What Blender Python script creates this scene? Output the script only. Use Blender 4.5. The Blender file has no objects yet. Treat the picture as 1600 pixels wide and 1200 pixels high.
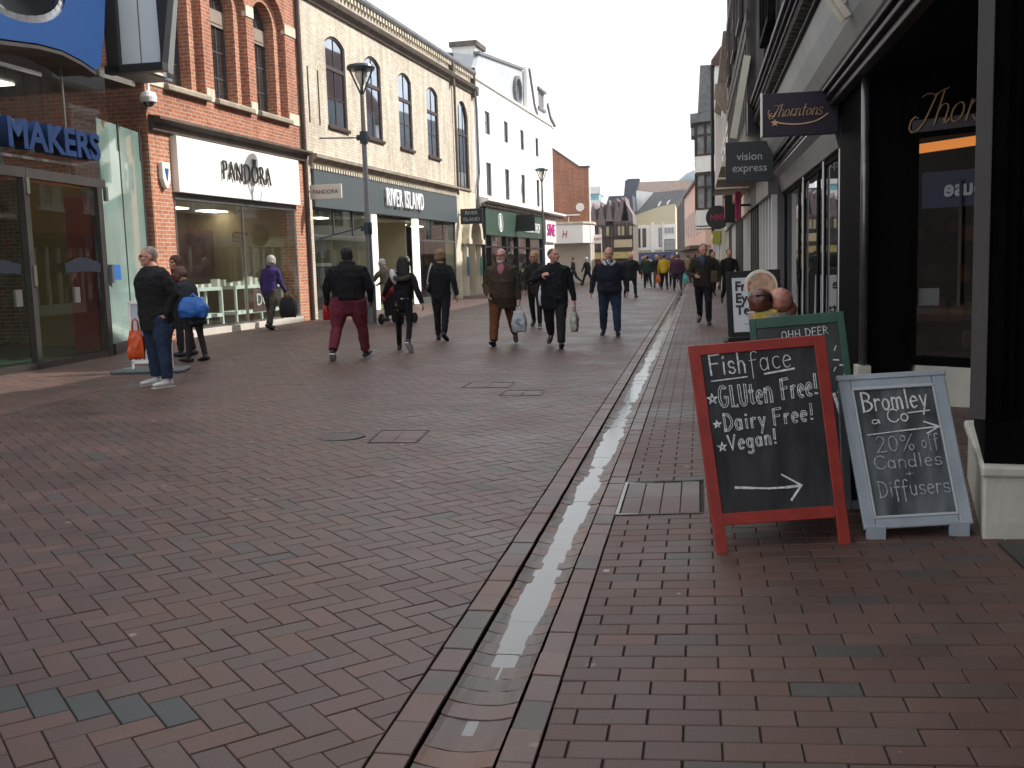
import bpy, bmesh, math, random
import numpy as np
from mathutils import Vector, Matrix, noise
from math import sin, cos, pi, radians as R, hypot, atan2, sqrt

random.seed(11)
sc = bpy.context.scene
COL = sc.collection

# ------------------------------------------------------------------ camera
PITCH, ROLL, YAW, CAM_H = math.atan(188/1600), math.atan(.03), R(10.45), 1.42
fw = Vector((-sin(YAW)*cos(PITCH), cos(YAW)*cos(PITCH), -sin(PITCH)))
r0 = Vector((cos(YAW), sin(YAW), 0)); u0 = r0.cross(fw)
rr = r0*cos(ROLL) - u0*sin(ROLL); uu = u0*cos(ROLL) + r0*sin(ROLL)
cam = bpy.data.cameras.new('camera'); camo = bpy.data.objects.new('camera', cam); COL.objects.link(camo)
m = Matrix((rr, uu, -fw)).transposed().to_4x4(); m.translation = Vector((0, 0, CAM_H))
camo.matrix_world = m
cam.sensor_width = 36; cam.lens = 36; cam.clip_start = .05; cam.clip_end = 3000
sc.camera = camo

# ------------------------------------------------------------------ light
SUN_AZ, SUN_EL = R(66), R(41)
w = bpy.data.worlds.new('World'); sc.world = w; w.use_nodes = True
nt = w.node_tree; nt.nodes.clear()
out = nt.nodes.new('ShaderNodeOutputWorld'); bg = nt.nodes.new('ShaderNodeBackground')
sky = nt.nodes.new('ShaderNodeTexSky'); sky.sky_type = 'NISHITA'; sky.sun_disc = False
sky.sun_elevation = SUN_EL; sky.sun_rotation = SUN_AZ; sky.dust_density = 3.5; sky.air_density = 1.2
tc = nt.nodes.new('ShaderNodeTexCoord'); nz = nt.nodes.new('ShaderNodeTexNoise')
nz.inputs['Scale'].default_value = 2.2; nz.inputs['Detail'].default_value = 5
rp = nt.nodes.new('ShaderNodeValToRGB'); rp.color_ramp.elements[0].position = .25; rp.color_ramp.elements[0].color = (.42,)*3+(1,)
rp.color_ramp.elements[1].position = .62; rp.color_ramp.elements[1].color = (1, 1, 1, 1)
mx = nt.nodes.new('ShaderNodeMixRGB'); mx.inputs[2].default_value = (12.6, 12.9, 13.3, 1)
nt.links.new(tc.outputs['Generated'], nz.inputs['Vector']); nt.links.new(nz.outputs['Fac'], rp.inputs[0])
nt.links.new(rp.outputs[0], mx.inputs[0]); nt.links.new(sky.outputs[0], mx.inputs[1]); nt.links.new(mx.outputs[0], bg.inputs[0])
bg.inputs[1].default_value = .11
nt.links.new(bg.outputs[0], out.inputs[0])
sl = bpy.data.lights.new('sun', 'SUN'); sl.energy = 5.0; sl.angle = R(.6); sl.color = (1, .955, .89)
so = bpy.data.objects.new('sun', sl); COL.objects.link(so)
sd = Vector((sin(SUN_AZ)*cos(SUN_EL), cos(SUN_AZ)*cos(SUN_EL), sin(SUN_EL)))
so.rotation_euler = sd.to_track_quat('Z', 'Y').to_euler(); so.location = (20, 20, 40)
sc.view_settings.view_transform = 'Standard'; sc.view_settings.look = 'None'
sc.view_settings.exposure = .2; sc.view_settings.gamma = 1; sc.view_settings.use_curve_mapping = False
sc.cycles.max_bounces = 8; sc.cycles.transparent_max_bounces = 12; sc.cycles.caustics_reflective = False; sc.cycles.caustics_refractive = False
sc.cycles.sample_clamp_indirect = 4

# ------------------------------------------------------------------ materials
MATS = {}
def lin(c):
    if isinstance(c, str):
        c = [int(c[i:i+2], 16)/255 for i in (0, 2, 4)]
        c = [(x/12.92 if x <= .04045 else ((x+.055)/1.055)**2.4) for x in c]
    return (*c, 1)
def newmat(name):
    m = bpy.data.materials.new(name); m.use_nodes = True
    return m, m.node_tree, m.node_tree.nodes['Principled BSDF']
def mat(name, col, rough=.6, metal=0, var=.12, scale=3., bump=0., bscale=40., spec=.5, emit=None, es=1., stain=0., coat=0.):
    if name in MATS: return MATS[name]
    m, t, b = newmat(name); c = lin(col)
    b.inputs['Roughness'].default_value = rough; b.inputs['Metallic'].default_value = metal
    b.inputs['Specular IOR Level'].default_value = spec
    if coat: b.inputs['Coat Weight'].default_value = coat
    tc = t.nodes.new('ShaderNodeTexCoord')
    n = t.nodes.new('ShaderNodeTexNoise'); n.inputs['Scale'].default_value = scale; n.inputs['Detail'].default_value = 6
    t.links.new(tc.outputs['Object'], n.inputs['Vector'])
    r = t.nodes.new('ShaderNodeValToRGB')
    r.color_ramp.elements[0].position = .3; r.color_ramp.elements[1].position = .7
    r.color_ramp.elements[0].color = tuple(x*(1-var) for x in c[:3])+(1,)
    r.color_ramp.elements[1].color = tuple(min(1, x*(1+var)) for x in c[:3])+(1,)
    t.links.new(n.outputs['Fac'], r.inputs[0])
    last = r.outputs[0]
    if stain:
        mp = t.nodes.new('ShaderNodeMapping'); mp.inputs['Scale'].default_value = (2.2, 2.2, .35)
        n2 = t.nodes.new('ShaderNodeTexNoise'); n2.inputs['Scale'].default_value = 1.6; n2.inputs['Detail'].default_value = 8
        r2 = t.nodes.new('ShaderNodeValToRGB'); r2.color_ramp.elements[0].position = .45; r2.color_ramp.elements[1].position = .75
        mm = t.nodes.new('ShaderNodeMixRGB'); mm.blend_type = 'MULTIPLY'; mm.inputs[2].default_value = (1-stain, 1-stain, 1-stain*1.1, 1)
        t.links.new(tc.outputs['Object'], mp.inputs[0]); t.links.new(mp.outputs[0], n2.inputs['Vector'])
        t.links.new(n2.outputs['Fac'], r2.inputs[0]); t.links.new(r2.outputs[0], mm.inputs[0]); t.links.new(last, mm.inputs[1]); last = mm.outputs[0]
    t.links.new(last, b.inputs['Base Color'])
    if bump:
        n3 = t.nodes.new('ShaderNodeTexNoise'); n3.inputs['Scale'].default_value = bscale; n3.inputs['Detail'].default_value = 4
        t.links.new(tc.outputs['Object'], n3.inputs['Vector'])
        bp = t.nodes.new('ShaderNodeBump'); bp.inputs['Strength'].default_value = bump; bp.inputs['Distance'].default_value = .02
        t.links.new(n3.outputs['Fac'], bp.inputs['Height']); t.links.new(bp.outputs[0], b.inputs['Normal'])
    if emit:
        b.inputs['Emission Color'].default_value = lin(emit); b.inputs['Emission Strength'].default_value = es
    MATS[name] = m; return m
def brickmat(name, c1, c2, mortar, w_=.235, h_=.079, stain=.25, ms=.012, var=.5):
    if name in MATS: return MATS[name]
    m, t, b = newmat(name); b.inputs['Roughness'].default_value = .85; b.inputs['Specular IOR Level'].default_value = .25
    tc = t.nodes.new('ShaderNodeTexCoord'); sp = t.nodes.new('ShaderNodeSeparateXYZ'); cb = t.nodes.new('ShaderNodeCombineXYZ')
    ad = t.nodes.new('ShaderNodeMath'); ad.operation = 'ADD'
    t.links.new(tc.outputs['Object'], sp.inputs[0]); t.links.new(sp.outputs[0], ad.inputs[0]); t.links.new(sp.outputs[1], ad.inputs[1])
    t.links.new(ad.outputs[0], cb.inputs[0]); t.links.new(sp.outputs[2], cb.inputs[1])
    bk = t.nodes.new('ShaderNodeTexBrick'); bk.inputs['Scale'].default_value = 1
    bk.inputs['Brick Width'].default_value = w_; bk.inputs['Row Height'].default_value = h_; bk.inputs['Mortar Size'].default_value = ms
    bk.inputs['Color1'].default_value = lin(c1); bk.inputs['Color2'].default_value = lin(c2); bk.inputs['Mortar'].default_value = lin(mortar)
    bk.inputs['Mortar Smooth'].default_value = .3
    t.links.new(cb.outputs[0], bk.inputs['Vector'])
    n = t.nodes.new('ShaderNodeTexNoise'); n.inputs['Scale'].default_value = 1.3; n.inputs['Detail'].default_value = 8
    mp = t.nodes.new('ShaderNodeMapping'); mp.inputs['Scale'].default_value = (2.4, 2.4, .4)
    t.links.new(tc.outputs['Object'], mp.inputs[0]); t.links.new(mp.outputs[0], n.inputs['Vector'])
    r = t.nodes.new('ShaderNodeValToRGB'); r.color_ramp.elements[0].position = .4; r.color_ramp.elements[1].position = .72
    r.color_ramp.elements[0].color = (1, 1, 1, 1); r.color_ramp.elements[1].color = (1-stain, 1-stain, 1-stain, 1)
    mm = t.nodes.new('ShaderNodeMixRGB'); mm.blend_type = 'MULTIPLY'; mm.inputs[0].default_value = 1
    t.links.new(n.outputs['Fac'], r.inputs[0]); t.links.new(bk.outputs['Color'], mm.inputs[1]); t.links.new(r.outputs[0], mm.inputs[2])
    n2 = t.nodes.new('ShaderNodeTexNoise'); n2.inputs['Scale'].default_value = 14; n2.inputs['Detail'].default_value = 3
    t.links.new(tc.outputs['Object'], n2.inputs['Vector'])
    m3 = t.nodes.new('ShaderNodeMixRGB'); m3.blend_type = 'OVERLAY'; m3.inputs[0].default_value = var
    t.links.new(mm.outputs[0], m3.inputs[1]); t.links.new(n2.outputs['Fac'], m3.inputs[2])
    t.links.new(m3.outputs[0], b.inputs['Base Color'])
    bp = t.nodes.new('ShaderNodeBump'); bp.inputs['Strength'].default_value = .5; bp.inputs['Distance'].default_value = .01; bp.invert = True
    t.links.new(bk.outputs['Fac'], bp.inputs['Height']); t.links.new(bp.outputs[0], b.inputs['Normal'])
    MATS[name] = m; return m
def glassmat(name, tint=(.75, .85, .82), base=.06, rough=.01, refl=.95):
    if name in MATS: return MATS[name]
    m = bpy.data.materials.new(name); m.use_nodes = True; t = m.node_tree; t.nodes.clear()
    o = t.nodes.new('ShaderNodeOutputMaterial'); tr = t.nodes.new('ShaderNodeBsdfTransparent'); g = t.nodes.new('ShaderNodeBsdfGlossy')
    mx = t.nodes.new('ShaderNodeMixShader'); lw = t.nodes.new('ShaderNodeFresnel'); lw.inputs['IOR'].default_value = 1.5
    mr = t.nodes.new('ShaderNodeMapRange'); mr.inputs['To Min'].default_value = base*.6; mr.inputs['To Max'].default_value = 1.
    ge = t.nodes.new('ShaderNodeNewGeometry'); iv = t.nodes.new('ShaderNodeMath'); iv.operation = 'SUBTRACT'; iv.inputs[0].default_value = 1
    mu = t.nodes.new('ShaderNodeMath'); mu.operation = 'MULTIPLY'; t.links.new(ge.outputs['Backfacing'], iv.inputs[1])
    tr.inputs[0].default_value = (*(c**.5 for c in tint), 1); g.inputs['Roughness'].default_value = rough; g.inputs[0].default_value = (refl, refl*1.02, refl*1.04, 1)
    t.links.new(lw.outputs[0], mr.inputs['Value']); t.links.new(mr.outputs[0], mu.inputs[0]); t.links.new(iv.outputs[0], mu.inputs[1]); t.links.new(mu.outputs[0], mx.inputs[0])
    t.links.new(tr.outputs[0], mx.inputs[1]); t.links.new(g.outputs[0], mx.inputs[2]); t.links.new(mx.outputs[0], o.inputs[0])
    MATS[name] = m; return m
def pavemat(name, tint=(1, 1, 1), rough=.5):
    """per-brick colour attribute x grain, dirt and pale trodden-gum spots"""
    if name in MATS: return MATS[name]
    m, t, b = newmat(name)
    at = t.nodes.new('ShaderNodeAttribute'); at.attribute_name = 'brick'
    tc = t.nodes.new('ShaderNodeTexCoord')
    n = t.nodes.new('ShaderNodeTexNoise'); n.inputs['Scale'].default_value = 180; n.inputs['Detail'].default_value = 3
    t.links.new(tc.outputs['Object'], n.inputs['Vector'])
    r = t.nodes.new('ShaderNodeMapRange'); r.inputs['To Min'].default_value = .55; r.inputs['To Max'].default_value = 1.45
    t.links.new(n.outputs['Fac'], r.inputs['Value'])
    m1 = t.nodes.new('ShaderNodeMixRGB'); m1.blend_type = 'MULTIPLY'; m1.inputs[0].default_value = 1
    t.links.new(at.outputs['Color'], m1.inputs[1]); t.links.new(r.outputs[0], m1.inputs[2])
    n2 = t.nodes.new('ShaderNodeTexNoise'); n2.inputs['Scale'].default_value = .9; n2.inputs['Detail'].default_value = 9; n2.inputs['Roughness'].default_value = .62
    t.links.new(tc.outputs['Object'], n2.inputs['Vector'])
    r2 = t.nodes.new('ShaderNodeMapRange'); r2.inputs['From Min'].default_value = .3; r2.inputs['From Max'].default_value = .7
    r2.inputs['To Min'].default_value = .66; r2.inputs['To Max'].default_value = 1.34
    t.links.new(n2.outputs['Fac'], r2.inputs['Value'])
    m2 = t.nodes.new('ShaderNodeMixRGB'); m2.blend_type = 'MULTIPLY'; m2.inputs[0].default_value = 1
    t.links.new(m1.outputs[0], m2.inputs[1]); t.links.new(r2.outputs[0], m2.inputs[2])
    v = t.nodes.new('ShaderNodeTexVoronoi'); v.inputs['Scale'].default_value = 3.3; v.inputs['Randomness'].default_value = 1
    nd = t.nodes.new('ShaderNodeTexNoise'); nd.inputs['Scale'].default_value = 30
    ma = t.nodes.new('ShaderNodeMixRGB'); ma.inputs[0].default_value = .018
    t.links.new(tc.outputs['Object'], nd.inputs['Vector']); t.links.new(tc.outputs['Object'], ma.inputs[1]); t.links.new(nd.outputs['Color'], ma.inputs[2])
    t.links.new(ma.outputs[0], v.inputs['Vector'])
    lt = t.nodes.new('ShaderNodeMath'); lt.operation = 'LESS_THAN'; lt.inputs[1].default_value = .058
    t.links.new(v.outputs['Distance'], lt.inputs[0])
    sp = t.nodes.new('ShaderNodeSeparateColor'); t.links.new(v.outputs['Color'], sp.inputs[0])
    gt = t.nodes.new('ShaderNodeMath'); gt.operation = 'GREATER_THAN'; gt.inputs[1].default_value = .35; t.links.new(sp.outputs[0], gt.inputs[0])
    ml = t.nodes.new('ShaderNodeMath'); ml.operation = 'MULTIPLY'; t.links.new(lt.outputs[0], ml.inputs[0]); t.links.new(gt.outputs[0], ml.inputs[1])
    mb = t.nodes.new('ShaderNodeMath'); mb.operation = 'MULTIPLY'; t.links.new(ml.outputs[0], mb.inputs[0]); t.links.new(sp.outputs[1], mb.inputs[1])
    m3 = t.nodes.new('ShaderNodeMixRGB'); m3.inputs[2].default_value = (.40, .36, .33, 1)
    t.links.new(mb.outputs[0], m3.inputs[0]); t.links.new(m2.outputs[0], m3.inputs[1])
    m4 = t.nodes.new('ShaderNodeMixRGB'); m4.blend_type = 'MULTIPLY'; m4.inputs[0].default_value = 1; m4.inputs[2].default_value = (*tint, 1)
    t.links.new(m3.outputs[0], m4.inputs[1]); t.links.new(m4.outputs[0], b.inputs['Base Color'])
    r3 = t.nodes.new('ShaderNodeMapRange'); r3.inputs['From Min'].default_value = .3; r3.inputs['From Max'].default_value = .7
    r3.inputs['To Min'].default_value = rough-.1; r3.inputs['To Max'].default_value = rough+.14
    t.links.new(n2.outputs['Fac'], r3.inputs['Value']); t.links.new(r3.outputs[0], b.inputs['Roughness'])
    bp = t.nodes.new('ShaderNodeBump'); bp.inputs['Strength'].default_value = .35; bp.inputs['Distance'].default_value = .004
    t.links.new(n.outputs['Fac'], bp.inputs['Height']); t.links.new(bp.outputs[0], b.inputs['Normal'])
    b.inputs['Specular IOR Level'].default_value = .5
    MATS[name] = m; return m

# ------------------------------------------------------------------ mesh helpers
OFF = {}
def link_mesh(name, me, m=None, parent=None, smooth=False):
    o = bpy.data.objects.new(name, me); COL.objects.link(o)
    if m is not None and not me.materials: me.materials.append(m)
    if parent is not None: o.parent = parent
    if smooth: me.shade_smooth()
    return o
class MB:
    def __init__(s): s.v = []; s.f = []; s.g = []
    def add(s, vs, fs):
        n = len(s.v); s.g.append((n, len(s.f))); s.v += [tuple(x) for x in vs]; s.f += [tuple(i+n for i in f) for f in fs]; return s
    def box(s, x0, x1, y0, y1, z0, z1):
        vs = [(x, y, z) for z in (z0, z1) for y in (y0, y1) for x in (x0, x1)]
        return s.add(vs, [(0, 2, 3, 1), (4, 5, 7, 6), (0, 1, 5, 4), (2, 6, 7, 3), (0, 4, 6, 2), (1, 3, 7, 5)])
    def bar(s, a, b, wd, dp=None, up=(0, 0, 1)):
        """box beam from a to b, wd across, dp along the up direction"""
        a = Vector(a); b = Vector(b); d = (b-a).normalized(); up = Vector(up)
        if abs(d.dot(up)) > .98: up = Vector((0, 1, 0))
        sx = d.cross(up).normalized(); uz = sx.cross(d); dp = dp or wd
        vs = [p+sx*i*wd/2+uz*j*dp/2 for p in (a, b) for j in (-1, 1) for i in (-1, 1)]
        return s.add(vs, [(0, 1, 3, 2), (4, 6, 7, 5), (0, 4, 5, 1), (2, 3, 7, 6), (0, 2, 6, 4), (1, 5, 7, 3)])
    def prism(s, pts, y0, y1):
        """polygon in local XZ, extruded along y"""
        n = len(pts); vs = [(x, y0, z) for x, z in pts]+[(x, y1, z) for x, z in pts]
        fs = [tuple(range(n))[::-1], tuple(range(n, 2*n))]+[(i, (i+1) % n, (i+1) % n+n, i+n) for i in range(n)]
        return s.add(vs, fs)
    def prismx(s, pts, x0, x1):
        """polygon in local YZ, extruded along x"""
        n = len(pts); vs = [(x0, y, z) for y, z in pts]+[(x1, y, z) for y, z in pts]
        fs = [tuple(range(n)), tuple(range(n, 2*n))[::-1]]+[(i, i+n, (i+1) % n+n, (i+1) % n) for i in range(n)]
        return s.add(vs, fs)
    def prismz(s, pts, z0, z1):
        n = len(pts); vs = [(x, y, z0) for x, y in pts]+[(x, y, z1) for x, y in pts]
        fs = [tuple(range(n))[::-1], tuple(range(n, 2*n))]+[(i, (i+1) % n, (i+1) % n+n, i+n) for i in range(n)]
        return s.add(vs, fs)
    def lathe(s, prof, c=(0, 0, 0), n=20):
        """profile [(r,z)...] about the vertical through c"""
        vs = [(c[0]+r*cos(2*pi*k/n), c[1]+r*sin(2*pi*k/n), c[2]+z) for r, z in prof for k in range(n)]
        fs = [(i*n+k, i*n+(k+1) % n, (i+1)*n+(k+1) % n, (i+1)*n+k) for i in range(len(prof)-1) for k in range(n)]
        fs += [tuple(range(n))[::-1], tuple((len(prof)-1)*n+k for k in range(n))]
        return s.add(vs, fs)
    def tube(s, pts, rad, n=10, ref=None, cap=True):
        """swept ellipse; rad scalars or (rx, ry) with rx along ref"""
        P = [Vector(p) for p in pts]; N = len(P)
        Rd = [(r, r) if not isinstance(r, (tuple, list)) else r for r in (rad if isinstance(rad, list) else [rad]*N)]
        T = [((P[min(i+1, N-1)]-P[max(i-1, 0)]).normalized()) for i in range(N)]
        a = Vector(ref) if ref is not None else (Vector((1, 0, 0)) if abs(T[0].x) < .8 else Vector((0, 1, 0)))
        rings = []
        for i in range(N):
            a = (a-T[i]*a.dot(T[i])).normalized(); b = T[i].cross(a)
            if i == 0 and cap:
                k = min(Rd[0])
                for q in (.95, .6): rings.append((P[0]-T[0]*k*q, a, b, Rd[0][0]*sqrt(1-q*q), Rd[0][1]*sqrt(1-q*q)))
            rings.append((P[i], a.copy(), b, Rd[i][0], Rd[i][1]))
            if i == N-1 and cap:
                k = min(Rd[-1])
                for q in (.6, .95): rings.append((P[-1]+T[-1]*k*q, a, b, Rd[-1][0]*sqrt(1-q*q), Rd[-1][1]*sqrt(1-q*q)))
        vs = [c+aa*cos(2*pi*k/n)*ra+bb*sin(2*pi*k/n)*rb for c, aa, bb, ra, rb in rings for k in range(n)]
        fs = [(i*n+k, i*n+(k+1) % n, (i+1)*n+(k+1) % n, (i+1)*n+k) for i in range(len(rings)-1) for k in range(n)]
        fs += [tuple(range(n))[::-1], tuple((len(rings)-1)*n+k for k in range(n))]
        return s.add(vs, fs)
    def ell(s, c, r, rot=None, n=14, m_=9):
        c = Vector(c); q = rot or Matrix.Identity(3); vs = []
        for i in range(1, m_):
            t = pi*i/m_
            for k in range(n): vs.append(c+q @ Vector((r[0]*sin(t)*cos(2*pi*k/n), r[1]*sin(t)*sin(2*pi*k/n), r[2]*cos(t))))
        top = len(vs); vs.append(c+q @ Vector((0, 0, r[2]))); vs.append(c-q @ Vector((0, 0, r[2])))
        fs = [(i*n+k, (i+1)*n+k, (i+1)*n+(k+1) % n, i*n+(k+1) % n) for i in range(m_-2) for k in range(n)]
        fs += [(top, k, (k+1) % n) for k in range(n)]+[(top+1, (m_-2)*n+(k+1) % n, (m_-2)*n+k) for k in range(n)]
        return s.add(vs, fs)
    def split(s, name, m, parent=None, bevel=0):
        """one object for every shape that was added"""
        out = []
        for i, (a, fa) in enumerate(s.g):
            b, fb = s.g[i+1] if i+1 < len(s.g) else (len(s.v), len(s.f))
            q = MB(); q.v = s.v[a:b]; q.f = [tuple(k-a for k in f) for f in s.f[fa:fb]]; out.append(q.build(name, m, parent, bevel=bevel))
        return out
    def build(s, name, m, parent=None, smooth=False, bevel=0, off=True):
        me = bpy.data.meshes.new(name)
        if parent is not None and off and parent.name in OFF:
            ox, oy, oz = OFF[parent.name]; vs = [(x-ox, y-oy, z-oz) for x, y, z in s.v]
        else: vs = s.v
        me.from_pydata(vs, [], s.f); me.update()
        o = link_mesh(name, me, m, parent, smooth)
        if parent is not None and parent.name in GP: pass
        if bevel:
            b = o.modifiers.new('bevel', 'BEVEL'); b.width = bevel; b.segments = 2; b.limit_method = 'ANGLE'
        return o
GP = set()
def arc(cx, cz, r, a0, a1, n=12, ry=None):
    ry = ry or r
    return [(cx+r*cos(R(a0+(a1-a0)*i/n)), cz+ry*sin(R(a0+(a1-a0)*i/n))) for i in range(n+1)]
def arched(x0, x1, z0, z1, rise):
    """outline of an opening whose top is an arc of the given rise"""
    w_ = (x1-x0)/2; cx = (x0+x1)/2
    if rise <= 0: return [(x0, z0), (x1, z0), (x1, z1), (x0, z1)]
    r = (w_*w_+rise*rise)/(2*rise); cz = z1-r; a = math.degrees(math.asin(min(1, w_/r)))
    return [(x0, z0), (x1, z0)]+arc(cx, cz, r, 90-a, 90+a, 12)
def slab_data(outer, holes, y0, y1):
    """flat slab in local XZ with real holes, thickness y0..y1"""
    cu = bpy.data.curves.new('tmp', 'CURVE'); cu.dimensions = '2D'; cu.fill_mode = 'BOTH'; cu.extrude = abs(y1-y0)/2
    for poly in [outer]+list(holes):
        sp = cu.splines.new('POLY'); sp.points.add(len(poly)-1); sp.use_cyclic_u = True
        for p, q in zip(sp.points, poly): p.co = (q[0], q[1], 0, 1)
    o = bpy.data.objects.new('tmp', cu); COL.objects.link(o)
    dg = bpy.context.evaluated_depsgraph_get(); me = bpy.data.meshes.new_from_object(o.evaluated_get(dg))
    bpy.data.objects.remove(o); bpy.data.curves.remove(cu)
    yc = (y0+y1)/2
    vs = [(v.co.x, yc-v.co.z, v.co.y) for v in me.vertices]; fs = [tuple(p.vertices) for p in me.polygons]
    bpy.data.meshes.remove(me); return vs, fs
def slab(name, m, parent, outer, holes=(), y0=0, y1=.2):
    b = MB(); b.add(*slab_data(outer, holes, y0, y1)); return b.build(name, m, parent)
def text(name, body, m, parent, loc, size, rot=(90, 0, 0), ext=.01, shear=0, sx=1., align='CENTER', outline=0, off=0., space=1., local=False):
    cu = bpy.data.curves.new('t', 'FONT'); cu.body = body; cu.size = size; cu.extrude = ext; cu.shear = shear
    cu.align_x = align; cu.align_y = 'CENTER'; cu.offset = off; cu.space_character = space; cu.resolution_u = 4
    if outline: cu.fill_mode = 'NONE'; cu.extrude = 0; cu.bevel_depth = outline; cu.bevel_resolution = 1
    o = bpy.data.objects.new('t', cu); COL.objects.link(o)
    dg = bpy.context.evaluated_depsgraph_get(); me = bpy.data.meshes.new_from_object(o.evaluated_get(dg))
    bpy.data.objects.remove(o)
    me.materials.clear()
    me.transform(Matrix.Diagonal((sx, 1, 1, 1)))
    q = link_mesh(name, me, m, parent)
    l = Vector(loc)
    if parent is not None and not local and parent.name in OFF: l = l-Vector(OFF[parent.name])
    q.location = l; q.rotation_euler = [R(a) for a in rot]
    return q
USED = set()
def thing(name, label, cat, loc=(0, 0, 0), rotz=0, group=None, kind=None, off=None):
    o = bpy.data.objects.new(name, None); COL.objects.link(o); o.location = loc; o.rotation_euler = (0, 0, rotz)
    o.empty_display_size = .1
    o['label'] = label; o['category'] = cat
    if group: o['group'] = group
    if kind: o['kind'] = kind
    if off: OFF[o.name] = off
    return o
def tag(o, label, cat, group=None, kind=None):
    o['label'] = label; o['category'] = cat
    if group: o['group'] = group
    if kind: o['kind'] = kind
    return o
def structure(o, label=None):
    o['kind'] = 'structure'
    if label: o['label'] = label
    return o

# ------------------------------------------------------------------ ground
def gz(x):
    return .018*max(0, -.71-max(x, -6)) if x < -.71 else .04*max(0, min(x, 5)+.48)
def clip(poly, a, b, c):
    """keep a*x+b*y<=c"""
    o = []
    for i in range(len(poly)):
        p, q = poly[i], poly[(i+1) % len(poly)]
        dp = a*p[0]+b*p[1]-c; dq = a*q[0]+b*q[1]-c
        if dp <= 0: o.append(p)
        if dp*dq < 0:
            t = dp/(dp-dq); o.append((p[0]+(q[0]-p[0])*t, p[1]+(q[1]-p[1])*t))
    return o
def inset(poly, d):
    n = len(poly); L = []
    for i in range(n):
        p, q = poly[i], poly[(i+1) % n]; ex, ey = q[0]-p[0], q[1]-p[1]; l = hypot(ex, ey)
        if l < 1e-4: continue
        L.append((-ey/l, ex/l, p, l))
    n = len(L)
    if n < 3: return None
    o = []
    for i in range(n):
        a1, b1, p1, _ = L[i-1]; a2, b2, p2, _ = L[i]
        c1 = a1*p1[0]+b1*p1[1]+d; c2 = a2*p2[0]+b2*p2[1]+d; D = a1*b2-a2*b1
        if abs(D) < 1e-5: return None
        o.append(((c1*b2-c2*b1)/D, (a1*c2-a2*c1)/D))
    A = sum(o[i][0]*o[(i+1) % n][1]-o[(i+1) % n][0]*o[i][1] for i in range(n))/2
    if A < 1e-4 or A > parea(poly): return None
    return o
def parea(p): return abs(sum(p[i][0]*p[(i+1) % len(p)][1]-p[(i+1) % len(p)][0]*p[i][1] for i in range(len(p)))/2)
class Bricks:
    def __init__(s, zf=gz): s.v = []; s.f = []; s.c = []; s.zf = zf
    def add(s, poly, col, j=.0018, ch=.0026, depth=.012, jit=.0012):
        A = sum(poly[i][0]*poly[(i+1) % len(poly)][1]-poly[(i+1) % len(poly)][0]*poly[i][1] for i in range(len(poly)))
        if A < 0: poly = poly[::-1]
        if len(poly) < 3: return
        a = inset(poly, j*random.uniform(.7, 1.4))
        if not a: return
        b = inset(a, ch)
        if not b or len(b) != len(a): return
        n = len(a); k = len(s.v); dz = random.uniform(-jit, jit); tx = random.uniform(-1, 1)*jit*6; ty = random.uniform(-1, 1)*jit*6
        cx = sum(p[0] for p in a)/n; cy = sum(p[1] for p in a)/n
        H = lambda p: s.zf(p[0])+dz+(p[0]-cx)*tx+(p[1]-cy)*ty
        s.v += [(p[0], p[1], H(p)-depth) for p in a]+[(p[0], p[1], H(p)-ch) for p in a]+[(p[0], p[1], H(p)) for p in b]
        for q in (0, n):
            for i in range(n): s.f.append((k+q+i, k+q+(i+1) % n, k+q+n+(i+1) % n, k+q+n+i)); s.c.append(col)
        s.f.append(tuple(k+2*n+i for i in range(n))); s.c.append(col)
    def build(s, name, m, parent=None):
        me = bpy.data.meshes.new(name); me.from_pydata(s.v, [], s.f); me.update()
        at = me.color_attributes.new('brick', 'FLOAT_COLOR', 'CORNER')
        cnt = np.array([len(f) for f in s.f]); cc = np.repeat(np.array(s.c, dtype=np.float32), cnt, axis=0)
        cc = np.concatenate([cc, np.ones((len(cc), 1), np.float32)], 1)
        at.data.foreach_set('color', cc.ravel())
        return link_mesh(name, me, m, parent)
BR = [(.112, .062, .049), (.120, .065, .050), (.104, .062, .051), (.112, .070, .057), (.100, .057, .046), (.124, .070, .056), (.104, .066, .055), (.098, .068, .056)]
def bcol(dark=.04, x=0, y=0):
    c = random.choice(BR)
    if noise.noise(Vector((x*.55, y*.55, 3))) > .45 and random.random() < .35 or random.random() < dark:
        c = random.choice([(.078, .066, .060), (.082, .064, .057), (.068, .063, .060)])
    k = random.uniform(.89, 1.11)
    return (c[0]*k*.80, c[1]*k*.735, c[2]*k*.72)
m_pave = pavemat('clay_paver', rough=.47); m_pave2 = pavemat('clay_paver_footway', (1.0, .98, .95), .56)
m_joint = mat('joint_sand', (.022, .019, .018), .95, var=.4, scale=30)
# base sheet
def strip_mesh(name, xs, ys, zf, m):
    vs = [(x, y, zf(x)) for y in ys for x in xs]; nx = len(xs)
    fs = [(j*nx+i, j*nx+i+1, (j+1)*nx+i+1, (j+1)*nx+i) for j in range(len(ys)-1) for i in range(nx-1)]
    me = bpy.data.meshes.new(name); me.from_pydata(vs, [], fs); me.update(); return link_mesh(name, me, m)
structure(strip_mesh('ground', [-400, -6, -.955, -.949, -.47, -.464, 5, 400], [-60, 0, 20, 60, 135, 900],
    lambda x: gz(x)-.008 if not (-.95 < x < -.468) else -.07, m_joint), 'bedding ground below the brick paving')

KERB = [(-6.25, 0), (-6.70, 8.8), (-6.96, 11.76), (-7.85, 20.46), (-8.35, 30), (-7.95, 45), (-7.3, 62)]
def kerbx(y):
    for (x0, y0), (x1, y1) in zip(KERB, KERB[1:]):
        if y <= y1: return x0+(x1-x0)*(y-y0)/(y1-y0), atan2(x1-x0, y1-y0)
    return KERB[-1][0], 0
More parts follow.
